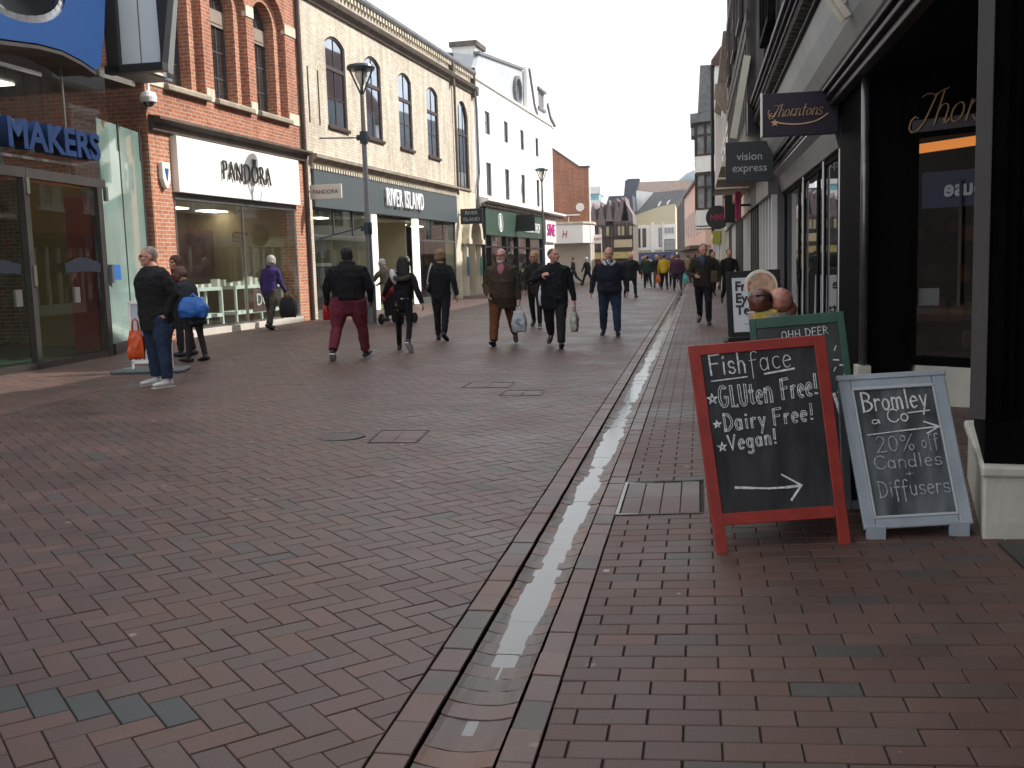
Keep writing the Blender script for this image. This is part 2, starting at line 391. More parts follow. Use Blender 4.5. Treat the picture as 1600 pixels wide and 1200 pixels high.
# recessed covers: holes kept free of street bricks  (quads on the ground)
COVERS = [[(-2.61, 7.72), (-2.22, 7.76), (-2.27, 8.35), (-2.68, 8.30)], [(-2.66, 11.26), (-2.12, 11.31), (-2.14, 11.79), (-2.66, 11.8)],
          [(-2.11, 10.65), (-1.66, 10.69), (-1.68, 11.06), (-2.1, 11.08)]]
def in_poly(p, poly):
    s = False
    for i in range(len(poly)):
        a, b = poly[i], poly[i-1]
        if (a[1] > p[1]) != (b[1] > p[1]) and p[0] < (b[0]-a[0])*(p[1]-a[1])/(b[1]-a[1])+a[0]: s = not s
    return s
q_ = .0763
def LP(i, j): return (-2.174+q_*i+q_*j, 3.024-q_*i+q_*j)
street = Bricks()
DARKROW = {(-2, -2), (-1, -1), (0, 0), (1, 1), (2, 2)}
def street_brick(r, key):
    p = [LP(*c) for c in r]; cx = sum(a[0] for a in p)/4; cy = sum(a[1] for a in p)/4
    if not (1.2 < cy < 62) or cx > -.84: return
    kx, ka = kerbx(cy)
    if cx < kx-.1: return
    p = clip(p, 1, 0, -.955)
    if len(p) < 3: return
    if cx < kx+.3: p = clip(p, -1, math.tan(ka), -(kx+.02)+cy*math.tan(ka))
    if len(p) < 3: return
    if any(all(in_poly(a, c) for a in p) for c in COVERS) or all(hypot(a[0]+2.93, a[1]-7.98) < .2 for a in p): return
    c = bcol(.05, cx, cy)
    if key in DARKROW: c = (.042, .046, .046)
    street.add(p, c)
def lattice():
    for m_ in range(-420, 420):
        for k in range(-420, 420):
            i = k+3*m_; j = k-m_
            x, y = LP(i+1, j+1)
            if not (-9 < x < -.6 and 1 < y < 63): continue
            street_brick([(i, j), (i, j+2), (i+1, j+2), (i+1, j)], None)
            street_brick([(i+1, j), (i+1, j+1), (i+3, j+1), (i+3, j)], (i, j) if m_ == 0 else None)
lattice()
structure(street.build('street_paving', m_pave), 'red brown herringbone brick paving of the street')

# soldier courses beside the drain
sc_ = Bricks()
y = 1.1; 
while y < 62:
    L = .205*random.uniform(.97, 1.04)
    for x0, x1 in ((-.952, -.836), (-.582, -.475)):
        c = random.choice([(.125, .066, .052), (.14, .074, .058), (.115, .062, .05), (.12, .07, .056), (.085, .062, .056)]); k = random.uniform(.85, 1.15)
        sc_.add([(x0, y), (x1, y), (x1, y+L), (x0, y+L)], tuple(v*k for v in c), j=.002, jit=.0025)
    y += L
structure(sc_.build('drain_edging', m_pave), 'brick edging courses beside the drain channel')
# dished channel
def dish(x):
    t = (x+.709)/.12; return -.027+.018*t*t
chn = Bricks()
y = 1.1; k = 0
xsn = [-.826+.234*i/12 for i in range(13)]
while y < 62:
    L = .108; dz = .0055*noise.noise(Vector((0, y*.55, 0)))+.004*noise.noise(Vector((0, y*2.3, 5)))+random.uniform(-.0018, .0018)
    c = random.choice([(.13, .085, .07), (.10, .075, .066), (.17, .085, .06), (.085, .078, .07), (.12, .09, .075), (.15, .095, .08)])
    chn.zf = lambda x, dz=dz: dish(x)+dz
    hz_ = [.0022*noise.noise(Vector((x*28, y*9, 7)))+.0009*noise.noise(Vector((x*90, y*40, 2))) for x in xsn]
    for i in range(12):
        x0, x1 = xsn[i], xsn[i+1]; n = len(chn.v)
        ya, yb = y+.003, y+L-.003; z0, z1 = dish(x0)+dz+hz_[i], dish(x1)+dz+hz_[i+1]
        chn.v += [(x0, ya, z0), (x1, ya, z1), (x1, yb, z1), (x0, yb, z0), (x0, ya, z0-.02), (x1, ya, z1-.02), (x1, yb, z1-.02), (x0, yb, z0-.02)]
        for f in ((0, 1, 2, 3), (0, 4, 5, 1), (3, 2, 6, 7)): chn.f.append(tuple(n+q for q in f)); chn.c.append(c)
    y += L
structure(chn.build('drain_channel', pavemat('channel_paver', (.85, .83, .82), .42)), 'shallow dished brick drain channel down the street')
# standing water: one level film per reach, its outline is where it meets the dish
m_w, t_, b_ = newmat('water'); b_.inputs['Base Color'].default_value = (.09, .085, .08, 1); b_.inputs['Roughness'].default_value = .13
b_.inputs['IOR'].default_value = 1.42; b_.inputs['Transmission Weight'].default_value = .0; b_.inputs['Specular IOR Level'].default_value = .9
nb = t_.nodes.new('ShaderNodeTexNoise'); nb.inputs['Scale'].default_value = 9; bp_ = t_.nodes.new('ShaderNodeBump'); bp_.inputs['Strength'].default_value = .06; bp_.inputs['Distance'].default_value = .01
t_.links.new(nb.outputs['Fac'], bp_.inputs['Height']); t_.links.new(bp_.outputs[0], b_.inputs['Normal'])
wb = MB()
y = 2.2
while y < 60:
    L = .35
    wz = -.0236+.0042*noise.noise(Vector((2, y*.9, 1)))+(.0012 if y > 7 else 0)
    if y < 3.0: wz -= .0016*(3.0-y)
    wb.add([(-.80, y, wz), (-.62, y, wz), (-.62, y+L, wz), (-.80, y+L, wz)], [(0, 1, 2, 3)])
    y += L
o = wb.build('water', m_w); structure(o, 'puddles of rainwater lying in the drain channel')

# right footway: stretcher rows across
fb = Bricks(); rowh = .1098; bl = .2235
v = 0; 
for r_ in range(-22, 535):
    yc0 = 3.436-.1098*-r_ if False else 3.436+rowh*r_
    x = .28+(-r_ % 2)*bl/2-bl*6
    while x < 2.6:
        p = [(x, yc0), (x+bl, yc0), (x+bl, yc0+rowh), (x, yc0+rowh)]; x += bl
        if p[1][0] < -.47: continue
        p = clip(p, -1, 0, .472)
        cy = yc0+rowh/2; cx = sum(a[0] for a in p)/max(1, len(p))
        if len(p) < 3: continue
        if 5.60 < cy < 6.48:
            p = clip(p, -1, 0, -.018)
            if len(p) < 3: continue
        fb.add(p, bcol(.035, cx+20, cy), j=.0025, ch=.003)
structure(fb.build('footway_paving', m_pave2), 'brown brick footway laid in stretcher rows')
# left pavement
lb = Bricks()
for r_ in range(10, 560):
    yc = rowh*r_+.3; kx, ka = kerbx(yc)
    x = kx-.12-.02
    lb.add([(kx-.12, yc), (kx, yc+0), (kx, yc+.106), (kx-.12, yc+.106)], tuple(v*.8 for v in random.choice(BR)))
    x = kx-.12-(bl/2 if r_ % 2 else 0)
    if r_ % 2: lb.add([(x, yc), (kx-.12, yc), (kx-.12, yc+rowh), (x, yc+rowh)], bcol(.04, x, yc))
    while x > -14.2 and yc < 60:
        if x < -10.9 and yc > 19: break
        lb.add([(x-bl, yc), (x, yc), (x, yc+rowh), (x-bl, yc+rowh)], bcol(.04, x, yc)); x -= bl
structure(lb.build('pavement_paving', m_pave2), 'brown brick pavement along the left shopfronts')
# distance: beyond the laid bricks
far = strip_mesh('far_paving', [-30, -6, -.71, 5, 30], [61.8, 75, 100, 140], lambda x: gz(x), mat('far_paving', (.105, .064, .055), .45, var=.25, scale=2))
structure(far, 'brick paving in the far part of the street')

# covers in the paving
m_iron = mat('cast_iron', (.06, .058, .056), .45, metal=.6, var=.4, scale=20, bump=.3)
m_galv = mat('worn_steel', (.30, .30, .29), .45, metal=.7, var=.3, scale=25)
def cover(quad, label, frame=.007, m=m_iron, three=False, name='inspection_cover', rows=5, cols=2):
    cx = sum(p[0] for p in quad)/4; cy = sum(p[1] for p in quad)/4
    t = thing(name, label, 'cover', (cx, cy, gz(cx)), off=(cx, cy, gz(cx)))
    fr = MB()
    for i in range(4):
        if three and i == 1: continue
        a, b = quad[i], quad[(i+1) % 4]
        fr.bar((*a, gz(a[0])+.000), (*b, gz(b[0])+.000), frame, .012)
    fr.build('frame', m, t)
    if three:
        cf = MB()
        for yy in (quad[0][1]+.02, quad[3][1]-.02): cf.bar((quad[0][0]+.0, yy, gz(quad[0][0])+.002), (quad[0][0]+.17, yy, gz(quad[0][0])+.003), .022, .006)
        cf.bar((*quad[0], gz(quad[0][0])+.004), (*quad[3], gz(quad[3][0])+.004), .02, .008); cf.split('corner_plate', m_galv, t)
    br = Bricks(lambda x: gz(x+cx)-gz(cx)+.0026)
    P = lambda u, v: tuple(((1-u)*(1-v)*quad[0][k]+u*(1-v)*quad[1][k]+u*v*quad[2][k]+(1-u)*v*quad[3][k])-(cx, cy)[k] for k in (0, 1))
    e = .03
    for i in range(rows):
        for j in range(cols):
            u0, u1 = e+(1-2*e)*j/cols, e+(1-2*e)*(j+1)/cols; v0, v1 = e+(1-2*e)*i/rows, e+(1-2*e)*(i+1)/rows
            br.add([P(u0, v0), P(u1, v0), P(u1, v1), P(u0, v1)], bcol(.0, cx+7.3, cy))
    br.build('brick_infill', m_pave, t)
cover(COVERS[0], 'square brick filled cover in the street beside the round one', rows=5, cols=2)
cover(COVERS[1], 'far left brick filled cover in mid street', rows=4, cols=2)
cover(COVERS[2], 'smaller far brick filled cover nearer the drain', rows=3, cols=2)
cover([(-.462, 5.62), (.012, 5.62), (.012, 6.47), (-.462, 6.47)], 'steel framed brick filled cover beside the red chalkboard', .010, m_iron, True, rows=2, cols=4)
t = thing('manhole_cover', 'round dark iron manhole cover in the street', 'cover', (-2.93, 7.98, gz(-2.93)))
MB().lathe([(.19, -.004), (.19, .005), (.175, .006), (.17, .003), (0.001, .0035)], n=32).build('lid', m_iron, t)
rg = MB()
for k in range(32):
    a, b = 2*pi*k/32, 2*pi*(k+1)/32
    rg.bar((.2*cos(a), .2*sin(a), 0), (.2*cos(b), .2*sin(b), 0), .014, .01)
rg.build('rim', m_iron, t)
# ------------------------------------------------------------------ left side of the street
LA = R(3.2); LD = (sin(LA), cos(LA)); LROT = pi/2-LA
def left(name, label, cat, s0, y=0, **k):
    """a thing on the left frontage; local x runs up the street, y away from it, coordinates kept in frontage metres"""
    loc = (-10.45+LD[0]*s0-LD[1]*y, 20+LD[1]*s0+LD[0]*y, 0)
    return thing(name, label, cat, loc, LROT, off=(s0, y, 0), **k)
m_redbrick = brickmat('red_brick', 'b87456', '9e604a', 'b09c8c', stain=.3)
m_redbrick2 = brickmat('orange_brick', 'c27e5e', 'ae6c52', 'bcaa98', stain=.2)
m_cream = brickmat('cream_brick', 'dcd3c4', 'cabfae', 'c4b8a6', stain=.36, var=.35)
m_creamst = mat('cream_stone', 'd3cab6', .8, var=.1, stain=.35, bump=.2)
m_stone = mat('weathered_stone', '8f8578', .85, var=.2, stain=.4, bump=.3)
m_darkst = mat('sooty_stone', '5a5048', .85, var=.25, stain=.3)
m_sill = mat('sill_stone', '9a8f80', .8, var=.2, stain=.3)
m_white = mat('white_render', 'f0efec', .75, var=.03, stain=.14)
m_whitep = mat('white_paint', 'eceae6', .5, var=.04)
m_dkframe = mat('dark_frame', '3a2c28', .45, var=.2)
m_greyframe = mat('grey_frame', '50504e', .4, var=.1)
m_blackp = mat('black_gloss_paint', (.0035, .0035, .004), .6, var=.3, bump=.05, spec=.12)
m_glassD = mat('window_glass_dark', (.03, .035, .04), .04, var=.5, scale=1.5, spec=1.); m_glassD.node_tree.nodes['Principled BSDF'].inputs['IOR'].default_value = 1.9
m_glassL = mat('window_glass_curtain', (.16, .18, .2), .05, var=.35, scale=2.5, spec=.8)
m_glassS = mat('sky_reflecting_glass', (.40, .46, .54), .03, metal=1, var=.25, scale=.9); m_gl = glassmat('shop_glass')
m_glg = glassmat('green_glass', (.36, .60, .53), .06, refl=.55)
m_slate = mat('slate', '77797c', .7, var=.25, scale=6, bump=.4, bscale=12)
m_lead = mat('lead', '6e7074', .5, var=.2)
m_pipe = mat('brown_pipe', '4d3a30', .5, var=.2)
m_steel = mat('brushed_steel', (.42, .42, .41), .3, metal=.9, var=.15)
m_fill_w = mat('fill_panel', 'ffffff', .5, emit='fff2de', es=7.0); m_pill = mat('lit_pillar_face', 'ffffff', .5, emit='fff8ee', es=.8)
def win(parent, x0, x1, z0, z1, y, rise=0, cols=2, bars=(.5,), frame=m_dkframe, glass=m_glassD, w=.06, bw=.03, transom=None, name='window'):
    """window frame with bars as one part, its pane a sub-part"""
    dx, dy, dz = OFF.get(parent.name, (0, 0, 0))
    o = arched(x0, x1, z0, z1, rise)
    inn = arched(x0+w, x1-w, z0+w, z1-w, rise*.85 if rise else 0)
    b = MB(); b.add(*slab_data(o, [inn], y, y+.06))
    zt = z1-w
    for c in range(1, cols):
        xx = x0+(x1-x0)*c/cols; b.box(xx-bw/2, xx+bw/2, y+.012, y+.05, z0+w*.9, zt-(0 if not rise else .01))
    for q in bars:
        zz = z0+(z1-z0)*q; b.box(x0+w*.9, x1-w*.9, y+.009, y+.052, zz-bw/2, zz+bw/2)
    if transom:
        for q in transom:
            zz = z0+(z1-z0)*q; b.box(x0+w*.9, x1-w*.9, y-.012, y+.055, zz-.055, zz+.055)
    f = b.build(name, frame, parent)
    g = MB(); g.add(*slab_data(arched(x0+w*.5, x1-w*.5, z0+w*.5, z1-w*.5, rise*.9 if rise else 0), [], y+.028, y+.034))
    g2 = MB(); g2.v = [(a-dx, c-dy, e-dz) for a, c, e in g.v]; g2.f = g.f
    p = g2.build('pane', glass, f, off=False)
    return f

# ---- red brick building with the white fascia
B = left('brick_shop_building', 'red brick building with tall arched upper windows above the white shop fascia', 'building', -1.2)
bays = [(-.53, 1.09), (1.47, 3.10), (3.46, 5.12)]
holes = [arched(a, b, 5.22, 8.15, (b-a)/2-.01) for a, b in bays]
slab('wall', m_redbrick, B, [(-1.2, 4.45), (5.74, 4.45), (5.74, 10.3), (-1.2, 10.3)], holes, 0, .17)
holes2 = [arched(a+.27, b-.27, 5.22, 7.9, (b-a)/2-.28) for a, b in bays]
slab('inner_wall', m_redbrick2, B, [(-1.18, 4.5), (5.7, 4.5), (5.7, 10.2), (-1.18, 10.2)], holes2, .172, .42)
for i, (a, b) in enumerate(bays):
    f = win(B, a+.25, b-.25, 5.22, 7.9, .43, rise=(b-a)/2-.27, cols=3, bars=(.22, .44), frame=m_greyframe, w=.055)
    sp = MB().box(a+.28, b-.28, .40, .425, 6.95, 7.32); sp.box(a+.42, b-.42, .385, .40, 7.02, 7.25)
    sp.build('spandrel_panel', mat('spandrel', '8d8174', .6), B)
    MB().prismx([(-.12, 5.08), (-.12, 5.16), (-.10, 5.2), (.17, 5.225), (.17, 5.08)], a-.02, b+.03).build('sill', m_sill, B, bevel=.01)
    # impost blocks
    for xx in ((a-.40, a) if i else (-1.2, a), (b, b+.37 if i < 2 else 5.74)):
        pass
ib = MB()
for x0, x1 in ((-1.2, -.53), (1.09, 1.47), (3.10, 3.46), (5.12, 5.74)):
    ib.box(x0-(.01 if x0 > -1 else 0), x1+(.01 if x1 < 5.5 else 0), -.025, .10, 7.3, 7.55); ib.box(x0+.02, x1-.02, -.02, .1, 5.1, 5.38)
ib.split('stone_block', m_creamst, B, bevel=.01)
MB().prismx([(.0, 4.18), (-.10, 4.22), (-.13, 4.36), (-.28, 4.42), (-.28, 4.47), (0, 4.52)], -1.2, 5.86).build('string_course', m_darkst, B)
p_ = MB().box(-1.2, -.5, -.02, .4, .0, 4.2); p_.box(-1.2, -.47, -.05, .4, 0, .35)
p_.build('brick_pier', m_redbrick2, B)
p_ = MB().box(5.16, 5.74, -.02, .4, 0, 4.2); p_.build('brick_pier', m_redbrick2, B)
MB().box(-1.2, 5.74, .43, 6, 4.2, 4.4).build('floor_slab', m_stone, B)
MB().box(-1.2, -.9, .43, 6.0, 4.4, 10.2).build('side_wall', m_redbrick, B)
MB().box(-1.2, 5.74, .5, 7.0, 10.2, 10.5).box(-1.3, 5.8, -.25, .6, 10.3, 10.7).build('roof', m_darkst, B)
# fascia and shopfront
MB().box(-.47, 5.20, -.16, .1, 3.06, 4.185).build('fascia', mat('fascia_white', 'f4f2ee', .35, var=.01), B, bevel=.01)
MB().box(-.5, 5.16, -.05, .12, 2.92, 3.06).build('fascia_soffit', m_greyframe, B)
nm = text('lettering', 'PANDORA', mat('letter_dark', '3a3430', .4), B, (2.38, -.20, 3.62), .62, ext=.018, sx=.72, space=1.12, off=-.010)
cr = MB()
for k in (-1, 0, 1): cr.bar((2.74+.045*k, -.19, 3.86), (2.74+.075*k, -.19, 3.97), .022); cr.ell((2.74+.075*k, -.19, 3.98), (.02, .02, .02), n=8, m_=5)
cr.bar((2.69, -.19, 3.86), (2.79, -.19, 3.86), .022)
cr.build('crown_emblem', MATS['letter_dark'], B)
# glazing
fr = MB()
for xx in (-.47, 2.35, 5.1): fr.box(xx, xx+.045, -.02, .03, .27, 2.92)
fr.box(-.47, 5.14, -.02, .03, .22, .28)
fr.build('shopfront_frame', m_steel, B)
MB().box(-.43, 2.35, 0, .012, .27, 2.92).box(2.39, 5.1, 0, .012, .27, 2.92).split('shop_window', m_gl, B)
MB().box(-.5, 5.16, -.10, .3, .0, .23).build('stall_riser', mat('pale_sill', 'c9c2b8', .6, var=.08), B)
# interior
i_ = MB().box(-.6, 5.3, 3.2, 3.3, 0, 3.1); i_.build('back_partition', mat('interior_grey', '8c8474', .8, var=.15, scale=1), B)
MB().box(-.6, 5.3, .3, 3.2, .12, .2).build('shop_floor', mat('interior_floor', '6d655a', .4), B)
MB().box(-.7, -.6, .4, 3.3, .1, 3.1).box(5.3, 5.4, .4, 3.3, .1, 3.1).split('partition', mat('interior_tan', '96866a', .8), B)
MB().box(-.6, 5.3, .3, 3.3, 3.0, 3.08).build('ceiling_panel', mat('interior_ceiling', 'cfc9bd', .8), B)
for a, c, d, e, f_, col in ((-.1, .75, .8, 1.6, 2.0, '34577e'), (1.1, 2.1, .8, 1.6, 2.0, 'a8583a'), (1.9, 2.9, 1.2, 1.35, 2.6, '4c3c34'), (3.1, 4.9, 1.0, 1.3, 2.5, '8f6d68')):
    MB().box(a, c, d+1.2, d+1.25, e, f_).build('display_poster', mat('poster_'+col, col, .5, var=.35, scale=3), B)
cs = MB()
for x0, x1 in ((-.2, 1.9), (2.5, 5.0)):
    cs.box(x0, x1, .35, .8, .42, .5).box(x0, x1, .35, .8, 1.02, 1.1)
    for xx in (x0, x1-.05, (x0+x1)/2): cs.box(xx, xx+.05, .35, .4, .25, 1.1).box(xx, xx+.05, .75, .8, .25, 1.1)
cs.build('display_counter', mat('counter_white', 'f2efe8', .4), B)
jb = MB()
for k in range(16):
    xx = -.1+k*.32+random.uniform(-.05, .05); jb.box(xx, xx+.13, .45, .62, 1.102, 1.102+random.uniform(.05, .2))
jb.build('jewellery_display', mat('display_cream', 'e9dfd0', .5, var=.2), B)
MB().box(3.3, 4.4, .33, .345, .45, 1.0).build('counter_panel', mat('panel_plum', '6a4a4c', .5), B)
text('lettering', 'DÓ', m_whitep, B, (3.75, .31, .72), .42, ext=.004)
text('lettering', 'TIGER', mat('reflection_letter_dim', 'b8aaa0', .6), B, (3.9, .9, 2.25), .36, rot=(90, 0, 180), ext=.004, sx=.9)  # reversed letters standing in for a sign's reflection in the shop window
lt = MB()
for xx in (.5, 2.4, 4.3): lt.box(xx, xx+.9, 1.9, 2.3, 2.97, 2.99)
lt.split('ceiling_fill_panel', m_fill_w, B)  # glowing panels added to brighten the shop interior behind the glass

# alarm box, camera, blade sign
t = left('alarm_box', 'white shield shaped alarm box on the left brick pier', 'alarm box', -.84, -.02)
MB().prism([(-.98, 3.62), (-.70, 3.62), (-.70, 3.30), (-.78, 3.14), (-.84, 3.10), (-.90, 3.14), (-.98, 3.30)], -.12, -.02).build('casing', m_whitep, t, bevel=.015)
MB().prism([(-.90, 3.50), (-.78, 3.50), (-.84, 3.26)], -.135, -.12).build('emblem', mat('alarm_blue', '2f5f8c', .4), t)
t = left('security_camera', 'white domed security camera hanging below the brick corner', 'camera', -1.3, -.1)
ca = MB(); ca.tube([(-1.3, -.12, 5.3), (-1.3, -.12, 4.86)], .035, cap=False); ca.box(-1.4, -1.2, -.14, 0, 5.26, 5.34)
ca.lathe([(.05, .14), (.13, .12), (.16, .03), (.155, -.06), (.1, -.07)], (-1.3, -.12, 4.78)); ca.build('housing', m_whitep, t)
MB().ell((-1.3, -.12, 4.72), (.11, .11, .1)).build('dome', m_glassD, t, smooth=True)
t = left('blade_sign', 'small pale grey projecting sign beside the white fascia', 'sign', 5.95, 0)
MB().box(5.93, 6.0, -.98, -.1, 3.25, 3.62).build('panel', mat('sign_grey', 'c9c7c0', .45, var=.05), t, bevel=.008)
MB().bar((5.96, -.1, 3.45), (5.96, .02, 3.45), .04).build('bracket', m_steel, t)
text('lettering', 'PANDORA', MATS['letter_dark'], t, (5.925, -.54, 3.43), .155, rot=(90, 0, -90), ext=.004, sx=.95)

# ---- cream brick building
B = left('cream_brick_building', 'long cream brick building with segmental windows over the dark grey shopfront', 'building', 5.76)
W4 = [(7.62, 9.02), (10.55, 11.9), (13.5, 14.85), (16.5, 17.85)]
hol = [arched(a, b, 5.38, 7.87, .22) for a, b in W4]+[arched(20.3, 21.9, 4.5, 7.95, .78)]
slab('wall', m_cream, B, [(5.76, 4.4), (22.75, 4.4), (22.75, 9.2), (5.76, 9.2)], hol, 0, .3)
for a, b in W4:
    win(B, a+.0, b-.0, 5.38, 7.87, .04, rise=.22, cols=2, bars=(.32,), transom=(.64,), w=.07, glass=m_glassS)
    MB().box(a-.05, b+.05, -.07, .035, 5.29, 5.385).build('sill', m_dkframe, B, bevel=.01)
win(B, 20.3, 21.9, 4.5, 7.95, .06, rise=.78, cols=3, bars=(.3,), transom=(.62,), w=.08, glass=m_glassS)
MB().box(20.25, 21.95, -.06, .18, 4.42, 4.5).build('sill', m_stone, B)
def profile(name, pts, x0, x1, m, B): return MB().prismx(pts, x0, x1).build(name, m, B)
profile('cornice', [(0, 8.42), (-.06, 8.44), (-.09, 8.52), (-.2, 8.60), (-.24, 8.70), (-.24, 8.74), (0, 8.82)], 5.7, 22.8, m_darkst, B)
profile('parapet_coping', [(.32, 9.2), (-.14, 9.2), (-.18, 9.27), (-.18, 9.36), (.32, 9.45)], 5.7, 22.8, m_lead, B)
dn = MB()
k = 5.8
while k < 22.7: dn.box(k, k+.12, -.11, 0, 9.04, 9.2); k += .26
dn.build('dentil_course', m_creamst, B)
pb = MB()
for x0 in (19.45, 22.55): pb.box(x0, x0+.14, -.17, .02, 8.3, 9.5)
pb.split('parapet_pier', m_darkst, B)
sl_ = MB()
for x0 in (6.35, 7.0): sl_.box(x0, x0+.05, -.02, 0, 5.3, 6.75)
sl_.split('rendered_slot', m_pipe, B)
profile('string_course', [(0, 4.16), (-.10, 4.18), (-.14, 4.28), (-.26, 4.36), (-.26, 4.45), (0, 4.52)], 6.15, 19.55, m_stone, B)
dn = MB(); k = 6.2
while k < 19.4: dn.box(k, k+.09, -.15, 0, 4.07, 4.17); k += .18
dn.build('dentil_course', m_creamst, B)
MB().box(5.76, 6.18, -.04, .3, 0, 4.4).build('pier', m_cream, B)
MB().box(19.45, 20.3, -.03, .4, 0, 4.4).build('pier', m_creamst, B)
MB().box(5.80, 22.7, .32, 8, 4.0, 4.3).box(5.8, 22.7, 7.9, 8, 0, 9.2).box(5.8, 6.1, .3, 8, 4.3, 9.2).build('floor_slab', m_stone, B)
MB().box(5.76, 22.75, .3, 8, 8.9, 9.1).build('roof', m_slate, B)
# ground floor shopfront
m_gfasc = mat('fascia_grey', '4b5458', .5, var=.05)
MB().box(6.2, 19.5, -.12, .2, 3.07, 4.09).build('fascia', m_gfasc, B, bevel=.01)
text('lettering', 'RIVER ISLAND', mat('letter_white_lit', 'ffffff', .4, emit='ffffff', es=.12), B, (13.25, -.2, 3.6), .80, ext=.02, sx=.66, off=.002, space=1.14)
lc = MB()
for x0 in (10.6, 14.62): lc.box(x0, x0+.26, -.06, .12, .12, 3.06)
lc.split('lit_pillar', m_pill, B)
fr = MB()
for x0, x1 in ((6.22, 10.5), (15.0, 19.45)):
    n = 3
    for k in range(n+1):
        xx = x0+(x1-x0-.05)*k/n; fr.box(xx, xx+.05, 0, .06, .3 if k in (0, n) else 2.3, 3.07)
    fr.box(x0, x1, 0, .06, 2.3, 2.36).box(x0, x1, 0, .06, .26, .32)
fr.build('shopfront_frame', m_greyframe, B)
MB().box(6.22, 10.5, .02, .03, .3, 3.05).box(15.0, 19.45, .02, .03, .3, 3.05).split('shop_window', m_gl, B)
MB().box(6.2, 10.55, -.02, .25, .0, .28).box(15.0, 19.45, -.02, .25, 0, .28).split('stall_riser', m_greyframe, B)
MB().box(6.2, 19.4, 3.0, 3.1, 0, 3.2).build('back_partition', mat('interior_green', '5e6656', .8, var=.2, scale=1), B)
MB().box(6.2, 19.4, .3, 3.0, .10, .16).build('shop_floor', mat('interior_lawn', '5f7a3a', .8, var=.2), B)
MB().box(6.2, 19.4, .3, 3.0, 2.95, 3.02).build('ceiling_panel', MATS['interior_ceiling'], B)
MB().box(11.0, 11.05, .3, 2.6, .1, 2.95).box(14.5, 14.55, .3, 2.8, .1, 2.95).box(12.6, 14.5, 2.5, 2.6, .9, 2.95).split('partition', mat('interior_beige', 'a99e8a', .8, var=.06), B)
MB().box(12.2, 14.5, 2.45, 2.5, .12, .9).build('dado', mat('dado_green', '3c4a34', .7), B)
MB().box(11.2, 12.0, 1.2, 1.3, .2, 2.9).build('display_poster', mat('poster_orange', 'c06a48', .5, var=.3, scale=2), B)
MB().box(6.6, 8.6, .7, .75, 1.75, 2.35).build('display_screen', mat('screen_dark', '2a2826', .3), B)
MB().box(6.7, 9.4, .9, .94, 1.5, 1.6).box(6.7, 6.74, .9, .94, .2, 1.5).box(9.36, 9.4, .9, .94, .2, 1.5).build('clothes_rail', m_steel, B)
gm = MB()
for k in range(18): xx = 6.85+k*.14; gm.prism([(xx, .8+random.uniform(0, .3)), (xx+.1, .8), (xx+.11, 1.45), (xx+.03, 1.5)], .78, 1.05)
gm.build('hanging_clothes', mat('garments', '3a332e', .8, var=.7, scale=2), B)
lt = MB()
for xx in (7, 9, 12, 16, 18): lt.box(xx, xx+.6, 1.0, 1.3, 2.92, 2.95)
lt.split('ceiling_fill_panel', m_fill_w, B)  # added glowing panels, there to light the window displays
# arched doorway
slab('doorway_wall', m_creamst, B, [(20.28, .0), (22.75, .0), (22.75, 4.42), (20.28, 4.42)], [arched(20.75, 22.35, .14, 3.25, .79)], 0, .35)
a_ = arc(21.55, 2.46, 1.08, 0, 180, 14); b_2 = arc(21.55, 2.46, .80, 180, 0, 14)
ar = MB(); ar.add(*slab_data(a_+b_2, [], -.30, 0)); ar.build('arch_moulding', m_creamst, B)
MB().box(20.3, 20.75, -.34, 0, 2.26, 2.46).box(22.33, 22.75, -.34, 0, 2.26, 2.46).box(20.42, 20.6, -.2, 0, 0, 2.3).box(22.5, 22.68, -.2, 0, 0, 2.3).build('pilaster', m_creamst, B)
d_ = MB().box(20.7, 22.4, .32, .38, .1, 2.45); d_.add(*slab_data(arched(20.7, 22.4, 2.4, 3.3, .8), [], .32, .36))
for xx in (20.9, 21.62): d_.box(xx, xx+.55, .29, .32, .35, 1.1).box(xx, xx+.55, .29, .32, 1.25, 2.2)
d_.build('door', mat('door_taupe', '7a6c5c', .5, var=.1), B)
MB().box(20.2, 22.8, -.35, .3, .0, .2).build('step', m_stone, B)
for xx, c in ((20.46, '2c5f88'), (22.52, '2a8a84')):
    MB().box(xx-.12, xx+.1, -.24, -.2, 1.0, 1.75).build('notice_panel', mat('notice_'+c, c, .4), B)
t = left('drainpipe', 'brown drainpipe between the red brick and cream buildings', 'drainpipe', 5.76, -.06)
MB().tube([(5.8, -.07, .1), (5.8, -.07, 10.2)], .065, n=8).build('pipe', m_pipe, t)
t = left('drainpipe', 'dark drainpipe with hopper at the left edge of the white building', 'drainpipe', 22.8, -.06)
MB().tube([(22.88, -.08, 8.4), (23.0, -.08, 7.9), (23.05, -.08, 5.2), (22.8, -.08, 4.7), (22.8, -.08, .2)], .06, n=8).build('pipe', m_lead, t)
MB().prism([(22.68, 8.75), (23.08, 8.75), (22.98, 8.4), (22.8, 8.4)], -.22, 0).build('hopper', m_lead, t)
t = left('drainpipe', 'thin dark drainpipe crossing the cream brick building', 'drainpipe', 19.5, -.06)
MB().tube([(19.75, -.1, 9.3), (19.78, -.1, 4.2)], .05, n=8).build('pipe', m_darkst, t)
t = left('blade_sign', 'black projecting sign with two small white words above the arched doorway', 'sign', 20.0, 0)
MB().box(19.98, 20.06, -1.0, -.1, 3.02, 3.62).build('panel', mat('sign_black', '23262a', .45), t, bevel=.008)
text('lettering', 'RIVER', mat('letter_grey', 'b8bcc0', .5), t, (19.97, -.55, 3.45), .2, rot=(90, 0, -90), ext=.004)
text('lettering', 'ISLAND', MATS['letter_grey'], t, (19.97, -.55, 3.2), .2, rot=(90, 0, -90), ext=.004)
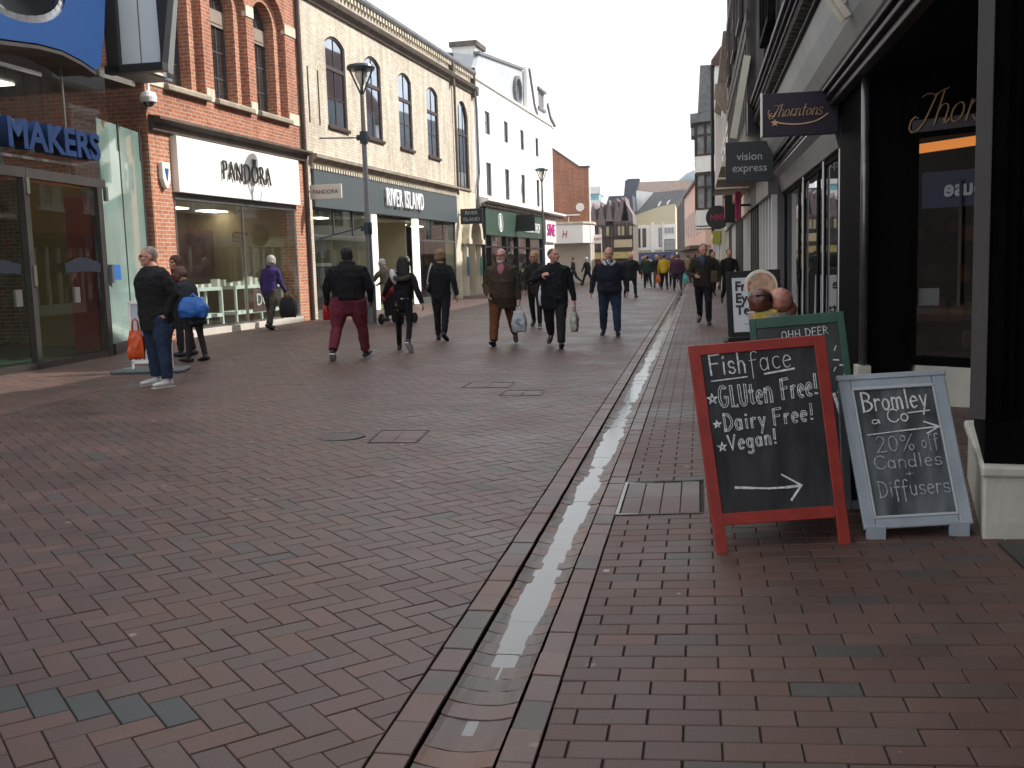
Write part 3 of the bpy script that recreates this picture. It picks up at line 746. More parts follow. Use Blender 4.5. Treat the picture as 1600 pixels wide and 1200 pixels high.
MB().bar((20.02, -.1, 3.4), (20.02, .02, 3.4), .05).build('bracket', m_lead, t)

# mannequins behind the cream building's glass
def mannequin(s, y, label, top, bot, head='d8c8b8'):
    t = left('mannequin', label, 'mannequin', s, y, group='mannequins in the dark grey shopfront'); ox = (s, y, 0)
    b = MB(); b.tube([(s, y, .95), (s, y, 1.15), (s, y, 1.4), (s, y, 1.5)], [(.15, .1), (.13, .09), (.19, .1), (.06, .05)], ref=(1, 0, 0))
    for q in (-1, 1): b.tube([(s+q*.19, y, 1.42), (s+q*.25, y, 1.15), (s+q*.22, y-.06, .9)], [.045, .038, .028], n=8)
    b.build('torso', mat('mq_'+top, top, .8), t, smooth=True)
    l = MB()
    for q in (-1, 1): l.tube([(s+q*.08, y, 1.0), (s+q*.1, y, .6), (s+q*.1, y+.02, .25)], [.09, .065, .045], n=8)
    l.build('leg', mat('mq_'+bot, bot, .8), t, smooth=True)
    h = MB(); h.ell((s, y, 1.68), (.08, .095, .12)); h.tube([(s, y, 1.48), (s, y, 1.6)], .05, n=8); h.build('head', mat('mq_'+head, head, .5), t, smooth=True)
    MB().lathe([(.16, .16), (.16, .18)], (s, y, 0), n=16).build('base', m_steel, t)
mannequin(6.75, .62, 'mannequin in white top and dark trousers at the left shop window', 'e6e2dc', '3a3c40')
mannequin(7.6, .8, 'mannequin in dark clothes beside the one in a white top', '3a3a40', '4a4a50')
mannequin(15.7, .7, 'mannequin in pale top right of the lit pillars', 'cfd6c0', '6f9cb0', 'cbb8a4')
mannequin(16.5, .7, 'mannequin in dark top right of the lit pillars', '50463e', '5b7f92', '50463e')

# ---- white rendered building
B = left('white_rendered_building', 'white rendered building with chimney and curved gable above the green shopfront', 'building', 22.75)
WX = [(24.62, 25.5), (28.07, 28.9), (31.5, 32.3), (35.1, 35.85)]
hol = [arched(a, b, 7.08, 8.06, 0) for a, b in WX]+[arched(a, b, 4.42, 5.86, 0) for a, b in WX]
slab('wall', m_white, B, [(22.75, 3.9), (39.7, 3.9), (39.7, 9.18), (22.75, 9.18)], hol, 0, .3)
for a, b in WX:
    win(B, a, b, 7.08, 8.06, .05, cols=1, bars=(.5,), w=.06, frame=m_greyframe)
    win(B, a, b, 4.42, 5.86, .05, cols=1, bars=(.5,), w=.06, frame=m_greyframe)
profile('cornice', [(0, 3.86), (-.15, 3.88), (-.2, 4.0), (-.5, 4.1), (-.5, 4.2), (0, 4.3)], 22.9, 41.0, m_whitep, B)
dn = MB(); k = 23
while k < 40.8: dn.box(k, k+.16, -.32, -.1, 3.90, 4.04); k += .42
dn.build('dentil_course', m_stone, B)
profile('eaves_band', [(0, 9.12), (-.08, 9.16), (-.08, 9.26), (.3, 9.3)], 22.75, 39.7, m_whitep, B)
MB().box(22.75, 39.7, .3, 9, 3.9, 4.1).box(22.78, 23.05, .3, 9, 3.9, 9.2).box(39.4, 39.69, .3, 9, .1, 9.2).box(22.8, 39.4, 8.6, 8.9, .1, 9.2).build('side_wall', m_white, B)
rf = MB(); rf.add(*slab_data([(22.9, 9.2), (24.6, 9.95), (25.2, 10.55), (33.56, 11.32), (34.1, 11.3), (35.4, 10.9), (36.6, 10.6), (38.6, 9.25)], [[(32.3+.62*cos(2*pi*k/20), 10.1+.55*sin(2*pi*k/20)) for k in range(20)]], .32, .5)); rf.prismx([(.5, 9.2), (.5, 10.5), (4.5, 11.2), (7, 9.2)], 25, 33.5)
rf.build('roof', mat('pale_slate', 'b4b9bd', .5, var=.08, scale=2), B)
MB().bar((25.0, .38, 10.58), (33.7, .38, 11.38), .3, .12).build('ridge_capping', m_lead, B)
MB().box(26.9, 28.4, .95, 2.05, 9.2, 11.3).build('chimney', mat('pale_render', 'c9c8c4', .8, stain=.3), B)
MB().box(26.8, 28.5, .85, 2.15, 11.3, 11.52).build('chimney_cap', m_darkst, B)
# curved gable with round opening
gb = [(33.9, 9.2), (41.0, 9.2), (40.8, 9.5), (39.6, 9.75), (38.9, 10.3), (38.5, 10.95), (36.2, 10.95), (35.5, 10.9), (34.9, 11.2), (34.3, 11.5), (33.9, 11.5)]
slab('curved_gable', m_white, B, gb, [[(36.6, 9.9), (38.1, 9.9), (38.1, 10.75), (36.6, 10.75)]], .1, .3)
rg = MB()
for k in range(24):
    a, b = 2*pi*k/24, 2*pi*(k+1)/24
    rg.bar((32.3+.7*cos(a), .24, 10.1+.62*sin(a)), (32.3+.7*cos(b), .24, 10.1+.62*sin(b)), .16, .14)
for k in range(4): rg.bar((32.3, .36, 10.1), (32.3+.6*cos(k*pi/2+.78), .36, 10.1+.55*sin(k*pi/2+.78)), .07)
rg.build('round_window', m_lead, B)
ex = MB(); ex.box(36.4, 38.3, .0, .1, 9.75, 9.88).box(36.6, 38.1, .16, .26, 9.88, 10.78).box(36.35, 38.4, -.02, .1, 10.78, 10.9)
for (p, q) in (((34.3, 11.5), (34.9, 10.6)), ((34.9, 10.6), (35.4, 9.8)), ((35.4, 9.8), (36.1, 9.35)), ((38.9, 10.35), (39.7, 9.7)), ((39.7, 9.7), (41.0, 9.35))): ex.bar((p[0], .06, p[1]), (q[0], .06, q[1]), .12, .1)
ex.build('gable_mouldings', m_lead, B)
# green shopfront
m_grn = mat('fascia_green', '2f4a3e', .5, var=.06)
MB().box(23.5, 36.3, -.2, .1, 2.68, 3.86).build('fascia', m_grn, B, bevel=.01)
text('lettering', 'THE BODY SHOP', mat('letter_white', 'f2f2f0', .5), B, (32.6, -.24, 3.18), .72, ext=.02, sx=.7)
lg = MB(); lg.add(*slab_data([(26.0+.42*cos(2*pi*k/24), 3.27+.42*sin(2*pi*k/24)) for k in range(24)], [[(26.0+.36*cos(2*pi*k/24), 3.27+.36*sin(2*pi*k/24)) for k in range(24)]], -.24, -.2))
lg.add(*slab_data([(26.0+.16*cos(2*pi*k/20), 3.27+.30*sin(2*pi*k/20)) for k in range(20)], [], -.235, -.2))
lg.build('round_emblem', mat('emblem_white', 'dfe8e2', .5), B)
fr = MB()
for xx in (23.5, 24.6, 27.4, 29.8, 32.5, 35.9): fr.box(xx, xx+.14, -.12, .1, 0, 2.68)
fr.box(23.5, 36, -.1, .08, 2.15, 2.22).box(23.5, 36, -.12, .1, 0, .35)
fr.build('shopfront_frame', mat('frame_black', '1c1f20', .35), B)
MB().box(23.6, 36, 0, .02, .3, 2.68).build('shop_window', m_gl, B)
MB().box(23.5, 36, 2.6, 2.7, 0, 3.0).box(23.5, 36, .1, 2.6, 2.66, 2.7).build('back_partition', mat('interior_brown', '54463a', .8, var=.4, scale=2), B)
pr = MB()
for k in range(40): xx = 24+random.random()*11.5; z0 = random.choice((.5, .95, 1.4, 1.9)); pr.box(xx, xx+.25, .5, .7, z0, z0+random.uniform(.15, .35))
pr.build('stocked_shelf', mat('stock', 'b0a58a', .6, var=.7, scale=1.5), B)
MB().box(30, 31.6, .2, .25, 2.28, 2.55).box(24.8, 26.9, .2, .25, 2.28, 2.6).split('window_poster', m_whitep, B)
MB().box(36.5, 39.5, -.15, .1, 2.55, 3.84).build('white_fascia', MATS['fascia_white'], B)
text('lettering', 'SINE', mat('letter_magenta', 'c23a90', .5), B, (37.95, -.18, 3.2), .95, ext=.02, sx=1.2)
MB().box(36.4, 39.6, .0, .1, 0, 2.55).build('side_shopfront', m_white, B)
t = left('blade_sign', 'small dark green projecting sign on the green shopfront', 'sign', 29.3, 0)
MB().box(29.25, 29.35, -1.1, -.2, 2.95, 3.75).build('panel', mat('sign_dkgreen', '18241f', .5), t, bevel=.01)
MB().bar((29.3, -.2, 3.4), (29.3, .02, 3.4), .05).build('bracket', m_lead, t)
sc2 = MB()
for k in range(10):
    a, b = pi*k/10, pi*(k+1)/10
    sc2.bar((29.245, -.65+.28*cos(a), 3.3+.24*sin(a)), (29.245, -.65+.28*cos(b), 3.3+.24*sin(b)), .03, .01)
sc2.bar((29.245, -.95, 3.28), (29.245, -.35, 3.28), .03, .01); sc2.bar((29.245, -.65, 3.28), (29.245, -.65, 3.5), .06, .01)
sc2.build('emblem', m_grn, t)

# ---- brick building with the white canopy fascia (faces down the street)
B = thing('corner_brick_building', 'windowless orange brick gable end above a white canopy fascia and pale recess', 'building', (-8, 64, .0), off=(-8, 64, 0))
slab('wall', m_redbrick, B, [(-14, 3.7), (-6.63, 3.7), (-6.63, 7.15), (-7.2, 7.17), (-8.9, 8.4), (-14, 8.4)], [], 64, 64.3)
MB().box(-6.62, -6.56, 63.95, 64.3, .1, 7.3).build('white_post', m_whitep, B)
slab('gable_coping', m_darkst, B, [(-6.55, 7.15), (-7.2, 7.17), (-8.9, 8.4), (-14, 8.4), (-14, 8.5), (-8.88, 8.5), (-7.18, 7.27), (-6.55, 7.25)], [], 63.92, 64.4)
MB().prismz([(-6.64, 64.3), (-6.9, 64.3), (-9.0, 78), (-8.7, 78)], .1, 7.1).box(-14, -13.7, 64.3, 78, .1, 8.3).box(-14, -8.8, 77.7, 78, .1, 7.0).build('side_wall', m_redbrick, B)
MB().prismz([(-14, 64.3), (-6.7, 64.3), (-8.75, 77.9), (-14, 77.9)], 7.0, 7.14).build('roof', m_slate, B)
fs = MB().prismz([(-9.6, 63.1), (-6.95, 63.1), (-6.50, 64.2), (-6.50, 66), (-9.6, 66)], 2.55, 3.72)
fs.build('canopy_fascia', MATS['fascia_white'], B, bevel=.02)
MB().prismz([(-9.7, 63.0), (-6.92, 63.0), (-6.42, 64.2), (-6.42, 66), (-9.7, 66)], 3.73, 3.86).build('canopy_coping', m_creamst, B)
rc = MB().prismz([(-9.6, 63.85), (-6.60, 64.2), (-6.5, 65.6), (-9.6, 65.6)], .1, 2.55)
rc.build('recess_wall', mat('recess_beige', 'b7aea0', .6, var=.05), B)
text('lettering', 'H', mat('letter_red', 'b03040', .5), B, (-8.1, 63.08, 3.1), .62, ext=.01, shear=.25, sx=.7)
dsh = MB(); dsh.lathe([(.01, .0), (.2, .02), (.26, .08)], (0, 0, 0), n=16); dsh.v = [(-7.15+v[0], 63.75-v[2], 4.75+v[1]) for v in dsh.v]
dsh.bar((-7.15, 63.7, 4.75), (-7.15, 64, 4.7), .05).bar((-7.9, 63.95, 4.2), (-7.9, 63.95, 3.87), .06).bar((-8.1, 63.93, 4.3), (-7.2, 63.8, 4.3), .08)
dsh.build('wall_floodlight', m_whitep, B)
t = thing('blade_sign', 'white projecting sign with red letters beyond the white canopy', 'sign', (-6.4, 64.5, 2.5))
MB().box(-.05, .47, 0, .08, .02, .56).build('panel', MATS['fascia_white'], t)
MB().bar((.46, .04, -1.2), (.44, .04, .9), .05).build('banner_pole', m_whitep, t)
text('lettering', 'H&M', MATS['letter_red'], t, (.2, -.01, .28), .26, ext=.005, shear=.25, sx=.8)

# ---- mall entrance
B = thing('mall_entrance', 'glazed shopping centre entrance with blue sculpted sign on the left', 'building', (-9.6, 15, 0), off=(-9.6, 15, 0))
m_irn = mat('dark_metal', '4c4846', .35, metal=.5, var=.15)
# recess brick return wall, glass roof wall
MB().box(-16, -10.5, 18.75, 19.0, 0, 10.3).build('return_wall', m_redbrick, B)
MB().box(-16, -10.52, 18.69, 18.75, 5.12, 5.42).build('stone_band', m_creamst, B)
MB().box(-16, -15.7, -2, 18.7, 0, 9).box(-15.7, -10.9, 9, 12.5, 3.6, 9).build('rear_wall', mat('mall_dark', '3c3632', .7, var=.3, scale=1), B)
MB().box(-15.7, -10.6, 2, 18.7, .09, .1).build('mall_floor', mat('mall_floor', '7a746a', .25, var=.1), B)
MB().box(-11.25, -10.75, 17.0, 17.6, .1, 2.85).build('red_column', mat('column_red', 'b03a22', .35, var=.08), B)
MB().box(-10.75, -10.45, 17.1, 17.6, .1, 2.75).build('orange_column_face', mat('column_orange', 'c24a28', .4, var=.08), B)
MB().box(-12.8, -11.5, 17.9, 18.0, .1, 3.3).build('timber_panel', mat('timber_tan', 'a2713a', .5, var=.25, scale=2), B)
MB().box(-15.6, -10.6, 12.0, 18.6, 5.0, 5.12).build('soffit', mat('mall_soffit', '6a655e', .6), B)
lt = MB()
for yy in (12.5, 14, 15.5, 17): lt.box(-13, -12.4, yy, yy+.5, 4.96, 4.99)
lt.split('ceiling_fill_panel', mat('mall_fill', 'ffffff', .5, emit='fff2de', es=5), B)  # glowing panels added so the mall interior shows through the doors
rl = MB()
for xx in (-12.6, -11.4):
    for yy in (12.2, 13.4): rl.bar((xx, yy, .1), (xx, yy, 1.05), .04)
    rl.bar((xx, 12.2, 1.05), (xx, 13.4, 1.05), .04); rl.bar((xx, 12.2, .6), (xx, 13.4, .6), .03)
rl.build('barrier_rail', m_steel, B)
# front posts + header (line x=-9.5 .. -9.65)
fr = MB()
for (xx, yy) in ((-9.62, 11.2), (-9.5, 13.4), (-9.66, 15.5)):
    fr.bar((xx, yy, .1), (xx, yy, 2.9), .11, .11)
fr.bar((-9.64, 10.5, 2.92), (-9.5, 13.4, 2.92), .13, .14); fr.bar((-9.5, 13.4, 2.92), (-9.68, 15.7, 2.92), .13, .14)
fr.bar((-9.6, 10.5, .14), (-9.5, 13.4, .14), .1, .09); fr.bar((-9.5, 13.4, .14), (-9.68, 15.6, .14), .1, .09)
fr.build('door_frame', m_irn, B)
for (a, b) in (((-9.6, 11.3), (-9.52, 13.3)), ((-9.53, 13.5), (-9.65, 15.4))):
    d = MB(); d.bar((*a, 1.5), (*b, 1.5), .02, 2.6); d.build('door_pane', m_glg, B)
for (a, b) in (((-9.85, 13.0), (-10.1, 13.3)),): pass
bd = MB()
for (a, b) in (((-9.56, 11.6), (-9.5, 13.2)), ((-9.50, 14.25), (-9.60, 15.35))):
    n = 8
    for k in range(n):
        p = [a[i]+(b[i]-a[i])*k/n for i in (0, 1)]; q = [a[i]+(b[i]-a[i])*(k+1)/n for i in (0, 1)]
        h = .08+.06*sin(pi*(k+.5)/n)
        bd.bar((p[0], p[1], 1.55+.06*sin(pi*k/n)), (q[0], q[1], 1.55+.06*sin(pi*(k+1)/n)), .012, h*1.6)
bd.build('manifestation_band', mat('band_navy', '0a1222', .5), B)
MB().box(-9.63, -9.60, 15.62, 15.95, 1.35, 1.6).build('blue_sticker', mat('sticker_blue', '2f66a8', .5), B)
for yy in (13.05, 14.45):
    MB().box(-9.54, -9.50, yy, yy+.14, 1.02, 1.26).build('door_control', m_steel, B)
hh = MB()
for yy in (13.42, 15.42): hh.box(-9.48, -9.42, yy-.03, yy+.03, 2.62, 2.85).box(-9.48, -9.42, yy-.03, yy+.03, 1.3, 1.6)
hh.split('door_fitting', m_steel, B)
# glass screen from the door post to the brick corner
gs_ = MB(); gs_.bar((-9.70, 15.7, 1.85), (-10.62, 18.6, 1.85), .03, 3.5)
gs_.add([(-9.70, 15.7, 3.6), (-10.62, 18.6, 3.6), (-10.62, 18.6, 4.15), (-9.70, 15.7, 4.0)], [(0, 1, 2, 3)])
gs_.build('glass_screen', mat('milky_green_glass', (.20, .29, .26), .06, var=.25, scale=.8, spec=.9), B)
MB().bar((-9.70, 15.7, .18), (-10.62, 18.6, .18), .1, .2).bar((-10.1, 17.0, .1), (-10.1, 17.0, 4.1), .03).bar((-10.64, 18.64, .1), (-10.64, 18.64, 4.2), .08).build('screen_frame', m_irn, B)
# upper clear glazing above header
ug = MB(); ug.bar((-9.64, 10.5, 3.9), (-9.62, 15.9, 3.9), .02, 1.9); ug.build('upper_glazing', glassmat('clear_glass', (.8, .86, .84), .05), B)
um = MB()
for yy in (11.6, 13.2, 14.75): um.bar((-9.64, yy, 3.0), (-9.64, yy, 4.9), .035)
um.bar((-9.64, 10.5, 4.42), (-9.62, 14.2, 4.42), .05, .06)
um.build('mullion', m_steel, B)
# lettering, raised channel letters facing the street
text('lettering', 'MAKERS', mat('letter_blue', '0c2850', .55, spec=.25), B, (-9.42, 14.05, 3.42), .56, rot=(90, 0, 90), ext=.09, sx=1.10, align='CENTER', off=.016)
text('letter_edging', 'MAKERS', m_steel, B, (-9.53, 14.05, 3.42), .56, rot=(90, 0, 90), ext=.05, sx=1.12, align='CENTER', off=.02)
MB().bar((-9.5, 12.8, 3.14), (-9.5, 14.9, 3.14), .05, .04).bar((-9.5, 12.8, 3.35), (-9.5, 14.9, 3.35), .03, .03).build('letter_rail', m_steel, B)
# blue sculpted sign: sickle with an oval eye (in the plane of the street front)
def swap(o_):  # prism data drawn in (y,z) set upright along the street
    return o_
bl_ = [(9.5, 5.1), (11.5, 4.75), (12.9, 4.66), (13.74, 4.76), (14.3, 4.78), (14.8, 4.72), (15.15, 4.64), (15.3, 4.72), (15.45, 5.15), (15.58, 5.8), (15.6, 7.4), (9.5, 7.4)]
ey = [(13.35+1.15*cos(2*pi*k/32), 5.55+.56*sin(2*pi*k/32)+.06*cos(2*pi*k/32)) for k in range(32)]
v_, f_ = slab_data(bl_, [ey], 0, .22)
b = MB(); b.add([(-9.3-y, x, z) for x, y, z in v_], f_); b.build('blue_sculpted_sign', mat('sign_blue', '0a3a70', .55, var=.05, spec=.25), B)
ri = MB()
for k in range(32):
    p, q = ey[k], ey[(k+1) % 32]; ri.bar((-9.36, p[0], p[1]), (-9.36, q[0], q[1]), .07, .2)
ri.build('chrome_eye_rim', mat('chrome', (.75, .75, .76), .12, metal=1, var=.05), B)
fl = MB(); pts = [(9.5, 5.1), (11.5, 4.75), (12.9, 4.66), (13.74, 4.76), (14.3, 4.78), (14.8, 4.72), (15.15, 4.64)]
for p, q in zip(pts, pts[1:]): fl.bar((-9.75, p[0], p[1]-.05), (-9.75, q[0], q[1]-.05), .9, .05)
fl.build('sign_flange', m_irn, B)
MB().box(-15.6, -9.9, 9, 16.2, 5.15, 9).build('upper_wall', mat('upper_cladding', '7c7f7e', .5, var=.1, scale=.5), B)
# hanging framed light box
t = thing('framed_light_box', 'large dark framed frosted glass bay hanging at the brick corner', 'light box', (-9.3, 16.5, 4.8), off=(-9.3, 16.5, 4.8))
fbx = MB()
for (x0, x1, z0, z1) in ((-9.92, -9.62, 4.86, 7.5), (-8.92, -8.74, 4.86, 7.5), (-9.92, -8.74, 4.83, 4.97), (-9.92, -8.74, 7.4, 7.55)):
    fbx.prism([(x0+.06*(z0 < 5), z0), (x1-(.12 if x1 > -9 else 0), z0), (x1+(.35 if x1 > -9 else 0)*((z1-4.83)/2.7), z1), (x0, z1)], 16.42, 16.62) if z1-z0 > 1 else fbx.box(x0, x1-.1, 16.42, 16.62, z0, z1)
fbx.build('frame', mat('frame_charcoal', '26282a', .4), t, bevel=.012)
MB().prism([(-9.66, 4.95), (-8.93, 4.95), (-8.6, 7.45), (-9.66, 7.45)], 16.5, 16.54).build('frosted_pane', mat('frosted_glass', 'e2ebef', .3, var=.06, scale=.8, spec=.7), t)
MB().box(-9.27, -9.25, 16.49, 16.50, 4.95, 7.4).build('pane_joint', m_steel, t)
sd_ = MB(); sd_.add([(-8.93, 16.62, 4.88), (-9.28, 17.6, 4.98), (-8.92, 17.6, 7.5), (-8.42, 16.62, 7.5), (-8.96, 16.62, 4.88), (-9.31, 17.6, 4.98), (-8.95, 17.6, 7.5), (-8.45, 16.62, 7.5)], [(0, 1, 2, 3), (7, 6, 5, 4), (0, 4, 5, 1), (1, 5, 6, 2)]); sd_.box(-9.92, -9.87, 16.62, 17.7, 4.9, 7.4); sd_.box(-9.9, -9.3, 16.62, 17.6, 4.86, 4.9)
sd_.build('side_cladding', mat('bay_side', '6f7779', .4, var=.08), t)
# ------------------------------------------------------------------ chalk lettering
def A(cx, cy, rx, ry, a0, a1, n=9): return [(cx+rx*cos(R(a0+(a1-a0)*i/n)), cy+ry*sin(R(a0+(a1-a0)*i/n))) for i in range(n+1)]
O_ = lambda cx, cy, rx, ry: A(cx, cy, rx, ry, 80, 440, 14)
G = {
 'F': (.6, [[(.05, 0), (.05, 1)], [(.05, .97), (.6, 1)], [(.05, .55), (.48, .57)]]),
 'i': (.22, [[(.1, 0), (.1, .6)], [(.1, .8), (.12, .86)]]),
 's': (.42, [A(.2, .45, .16, .15, 20, 250), A(.2, .15, .17, .15, 80, -160)]),
 'h': (.46, [[(.05, 0), (.05, 1)], A(.22, .38, .16, .2, 170, 0)+[(.38, 0)]]),
 'f': (.38, [A(.25, .85, .14, .15, 30, 180)+[(.11, -.35)], [(0, .55), (.3, .57)]]),
 'a': (.48, [O_(.2, .3, .18, .3), [(.39, .6), (.4, 0)]]),
 'c': (.42, [A(.24, .3, .2, .3, 50, 310)]),
 'e': (.46, [[(.05, .32), (.4, .36)]+A(.22, .3, .19, .3, 15, 310)]),
 'G': (.75, [A(.38, .5, .34, .5, 50, 320)+[(.66, .45), (.42, .45)]]),
 'L': (.5, [[(.08, 1), (.08, 0), (.48, .02)]]),
 'U': (.6, [[(.06, 1)]+A(.3, .3, .24, .3, 180, 360)+[(.54, 1)]]),
 't': (.4, [[(.18, .95), (.18, .1), (.3, 0)], [(0, .62), (.36, .64)]]),
 'n': (.46, [[(.05, 0), (.05, .6)], A(.22, .38, .16, .22, 170, 0)+[(.38, 0)]]),
 'N': (.66, [[(.06, 0), (.06, .7)], A(.28, .45, .22, .25, 170, 0)+[(.5, 0)]]),
 'r': (.36, [[(.05, 0), (.05, .6)], A(.22, .36, .16, .22, 165, 50)]),
 '!': (.2, [[(.1, .3), (.13, 1)], [(.09, .02), (.1, .08)]]),
 'D': (.6, [[(.06, 0), (.06, 1)], [(0, 1)]+A(.1, .5, .45, .5, 88, -88)+[(0, 0)]]),
 'y': (.46, [[(.04, .6), (.2, .05)], [(.42, .6), (.1, -.4)]]),
 'V': (.6, [[(.02, 1), (.28, 0), (.56, 1)]]),
 'g': (.48, [O_(.2, .3, .18, .28), [(.39, .6), (.4, -.25)]+A(.2, -.22, .2, .18, 0, -150)]),
 'B': (.66, [[(.08, -.02), (.08, 1)], A(.1, .76, .42, .24, 95, -88), A(.1, .27, .5, .28, 90, -95)]),
 'o': (.46, [O_(.21, .28, .19, .28)]),
 'm': (.7, [[(.04, 0), (.04, .6)], A(.18, .4, .14, .2, 175, 0)+[(.32, 0)], A(.46, .4, .14, .2, 175, 0)+[(.6, 0)]]),
 'l': (.2, [[(.1, 0), (.1, 1)]]),
 '&': (.5, [[(.45, .4)]+A(.2, .25, .18, .22, 60, 360)+[(.4, .3), (.46, .05)]]),
 'C': (.66, [A(.38, .5, .34, .5, 45, 320)]),
 '2': (.52, [A(.24, .72, .2, .26, 160, -20)+[(.04, .02), (.5, .05)]]),
 '0': (.56, [O_(.26, .5, .22, .46)]),
 '%': (.66, [O_(.14, .78, .12, .16), [(.6, 1), (.1, 0)], O_(.52, .2, .12, .17)]),
 'd': (.48, [O_(.2, .28, .18, .28), [(.39, 1), (.4, 0)]]),
 '+': (.4, [[(0, .3), (.36, .32)], [(.18, .5), (.17, .12)]]),
 'u': (.48, [[(.05, .6)]+A(.21, .2, .16, .2, 180, 350)+[(.38, .6)], [(.38, .6), (.4, 0)]]),
 'O': (.6, [O_(.28, .5, .25, .5)]),
 'H': (.6, [[(.06, 0), (.06, 1)], [(.5, 0), (.5, 1)], [(.06, .5), (.5, .52)]]),
 'E': (.52, [[(.46, 1), (.06, 1), (.06, 0), (.48, 0)], [(.06, .52), (.38, .54)]]),
 'R': (.56, [[(.06, 0), (.06, 1)], A(.08, .74, .36, .25, 90, -90), [(.2, .5), (.5, 0)]]),
 ' ': (.34, []),
}
def script(mb, word, o, ux, cap, w):
    """slanted brush script: sheared single strokes with a swash capital"""
    x = 0; uz = Vector((0, 0, 1)); n = ux.cross(uz)
    def put(pl, x0):
        P_ = [o+ux*((x0+gx*.92+gy*.32)*cap)+uz*gy*cap for gx, gy in pl]
        for i, (p, q) in enumerate(zip(P_, P_[1:])):
            d = (q-p); 
            if d.length < 1e-4: continue
            k = 1.35 if abs(d.normalized().z) > .6 else .75
            e = d.normalized()*w*.4; mb.bar(p-e, q+e, w*k, .004, up=n)
    for c in word:
        if c == 'T':
            put(A(.22, .80, .26, .14, 150, 20, 8)+[(.62, .98), (.86, 1.04)], x); put([(.50, .92), (.42, .5), (.34, .1), (.18, -.14), (0, -.18), (-.14, -.05), (-.16, .18), (-.04, .3), (.08, .24)], x); x += .62
        else:
            gw, st = G[c]
            for pl in st: put(pl, x)
            if c in 'hnr': put([(gw-.12, .12), (gw-.02, .0), (gw+.06, .1)], x)
            x += gw+.03
# ------------------------------------------------------------------ right side of the street
def right(name, label, cat, x, y0, ang=0, **k):
    """a thing on the right frontage; local x runs up the street, local y out into it"""
    return thing(name, label, cat, (x, y0, 0), pi/2-R(ang), **k)
m_blk2 = mat('satin_black', (.006, .006, .007), .45, var=.4, spec=.3)
m_timber = mat('dark_timber', '332c29', .75, var=.35, scale=5, bump=.4)
m_gplast = mat('grey_plaster', '6f6b6c', .85, var=.12, stain=.25)
m_cove = mat('grey_green_paint', '9da3a1', .55, var=.12, scale=.8, stain=.12)
m_greyst = mat('grey_strip_paint', '403d3a', .6, var=.1)
m_plinth = mat('peeling_white_paint', 'c4c1b4', .75, var=.14, stain=.3, bump=.25, bscale=18)
m_cream2 = mat('pale_cream_render', 'ddd8c6', .8, var=.06, stain=.1)
m_blackp.node_tree.nodes['Principled BSDF'].inputs['IOR'].default_value = 1.12
B = thing('black_shopfront_building', 'dark timbered corner building with black shopfront and overhanging dentil cornice', 'building', (1.3, 5, 0), off=(1.3, 5, 0))
MB().prismz([(1.30, 5.0), (2.5, 4.93), (2.5, 6.3), (1.56, 6.36)], .0, .41).prismz([(1.285, 4.98), (2.5, 4.91), (2.5, 6.3), (1.54, 6.38)], .37, .42).build('plinth', m_plinth, B, bevel=.012)
cl = MB().prismz([(1.335, 5.11), (2.5, 5.02), (2.5, 6.2), (1.62, 6.25)], .42, 3.9)
for k in range(4): cl.box(1.37+.05*k, 1.39+.05*k, 5.07, 5.14, .6, 3.9)
cl.build('corner_column', m_blackp, B)
MB().prismz([(1.262, 5.13), (1.325, 5.09), (1.36, 5.2), (1.30, 5.24)], .62, 3.9).build('column_strip', m_greyst, B, bevel=.006)
MB().prismz([(1.315, 5.06), (1.6, 5.02), (1.7, 6.2), (1.55, 6.2)], .42, .62).build('column_base', m_blackp, B)
# lobby window set obliquely
MB().prismz([(1.85, 9.34), (3.2, 8.30), (3.2, 8.6), (1.85, 9.64)], .0, .44).build('stall_riser', m_plinth, B)
MB().prismz([(1.83, 9.36), (3.2, 8.31), (3.2, 8.45), (1.83, 9.5)], .44, .52).build('riser_cap', m_blackp, B)
L = lambda t, d=0: (1.80+1.34*t, 9.42-1.03*t+d)
g = MB(); g.bar((*L(0), 1.55), (*L(1), 1.55), .012, 2.06); g.build('lobby_window', glassmat('dark_shop_glass', (.5, .5, .52), .05), B)
fr = MB(); fr.bar((*L(.02), .5), (*L(.02), 2.45), .06).bar((*L(0), 2.40), (*L(1), 2.40), .08, .06)
fr.build('window_frame', m_blackp, B)
hd = MB(); hd.bar((*L(-.02, .06), 3.0), (*L(1, .06), 3.0), .2, 1.16); hd.build('lobby_header', m_blackp, B)
fh = MB(); fh.bar((*L(0, -.05), 2.47), (*L(1, -.05), 2.47), .03, .10); fh.build('interior_fascia', mat('plum_grey', '30282e', .5), B)
ang = math.degrees(atan2(-1.03, 1.34))
MB().bar((*L(0, .22), 2.30), (*L(.9, .22), 2.36), .05, .075).build('strip_light', mat('warm_strip', 'ffb060', .5, emit='ff9a48', es=1.1), B)
bk = MB().box(1.9, 3.6, 11.9, 12, 0, 3).box(1.88, 3.6, 9.8, 12, .42, .5); bk.build('display_deck', mat('deck_brown', '4a3020', .6, var=.4), B)
MB().bar((*L(.06, -.012), 1.93), (*L(.62, -.012), 1.93), .006, .30).build('reflection_band', mat('reflection_blue', '0d1634', .5), B)  # reflection of a street sign, put on the glass as a coloured band
text('lettering', 'house', mat('reflection_letter', '8f999f', .5), B, (*L(.30, -.03), 1.93), .19, rot=(90, 0, 180+ang), ext=.004, off=.006, sx=.95, align='CENTER')  # reflected word put in as reversed letters on the glass
b = MB(); u_ = Vector((1.34, -1.03, 0)).normalized(); script(b, 'Thorntons', Vector((*L(.0, -.085), 2.47)), u_, .27, .0088); b.build('lettering', mat('letter_gold', 'a98258', .4, metal=.3), B)
MB().bar((*L(.25, -.05), .95), (*L(.25, -.05), 2.0), .02).build('door_handle', m_steel, B)
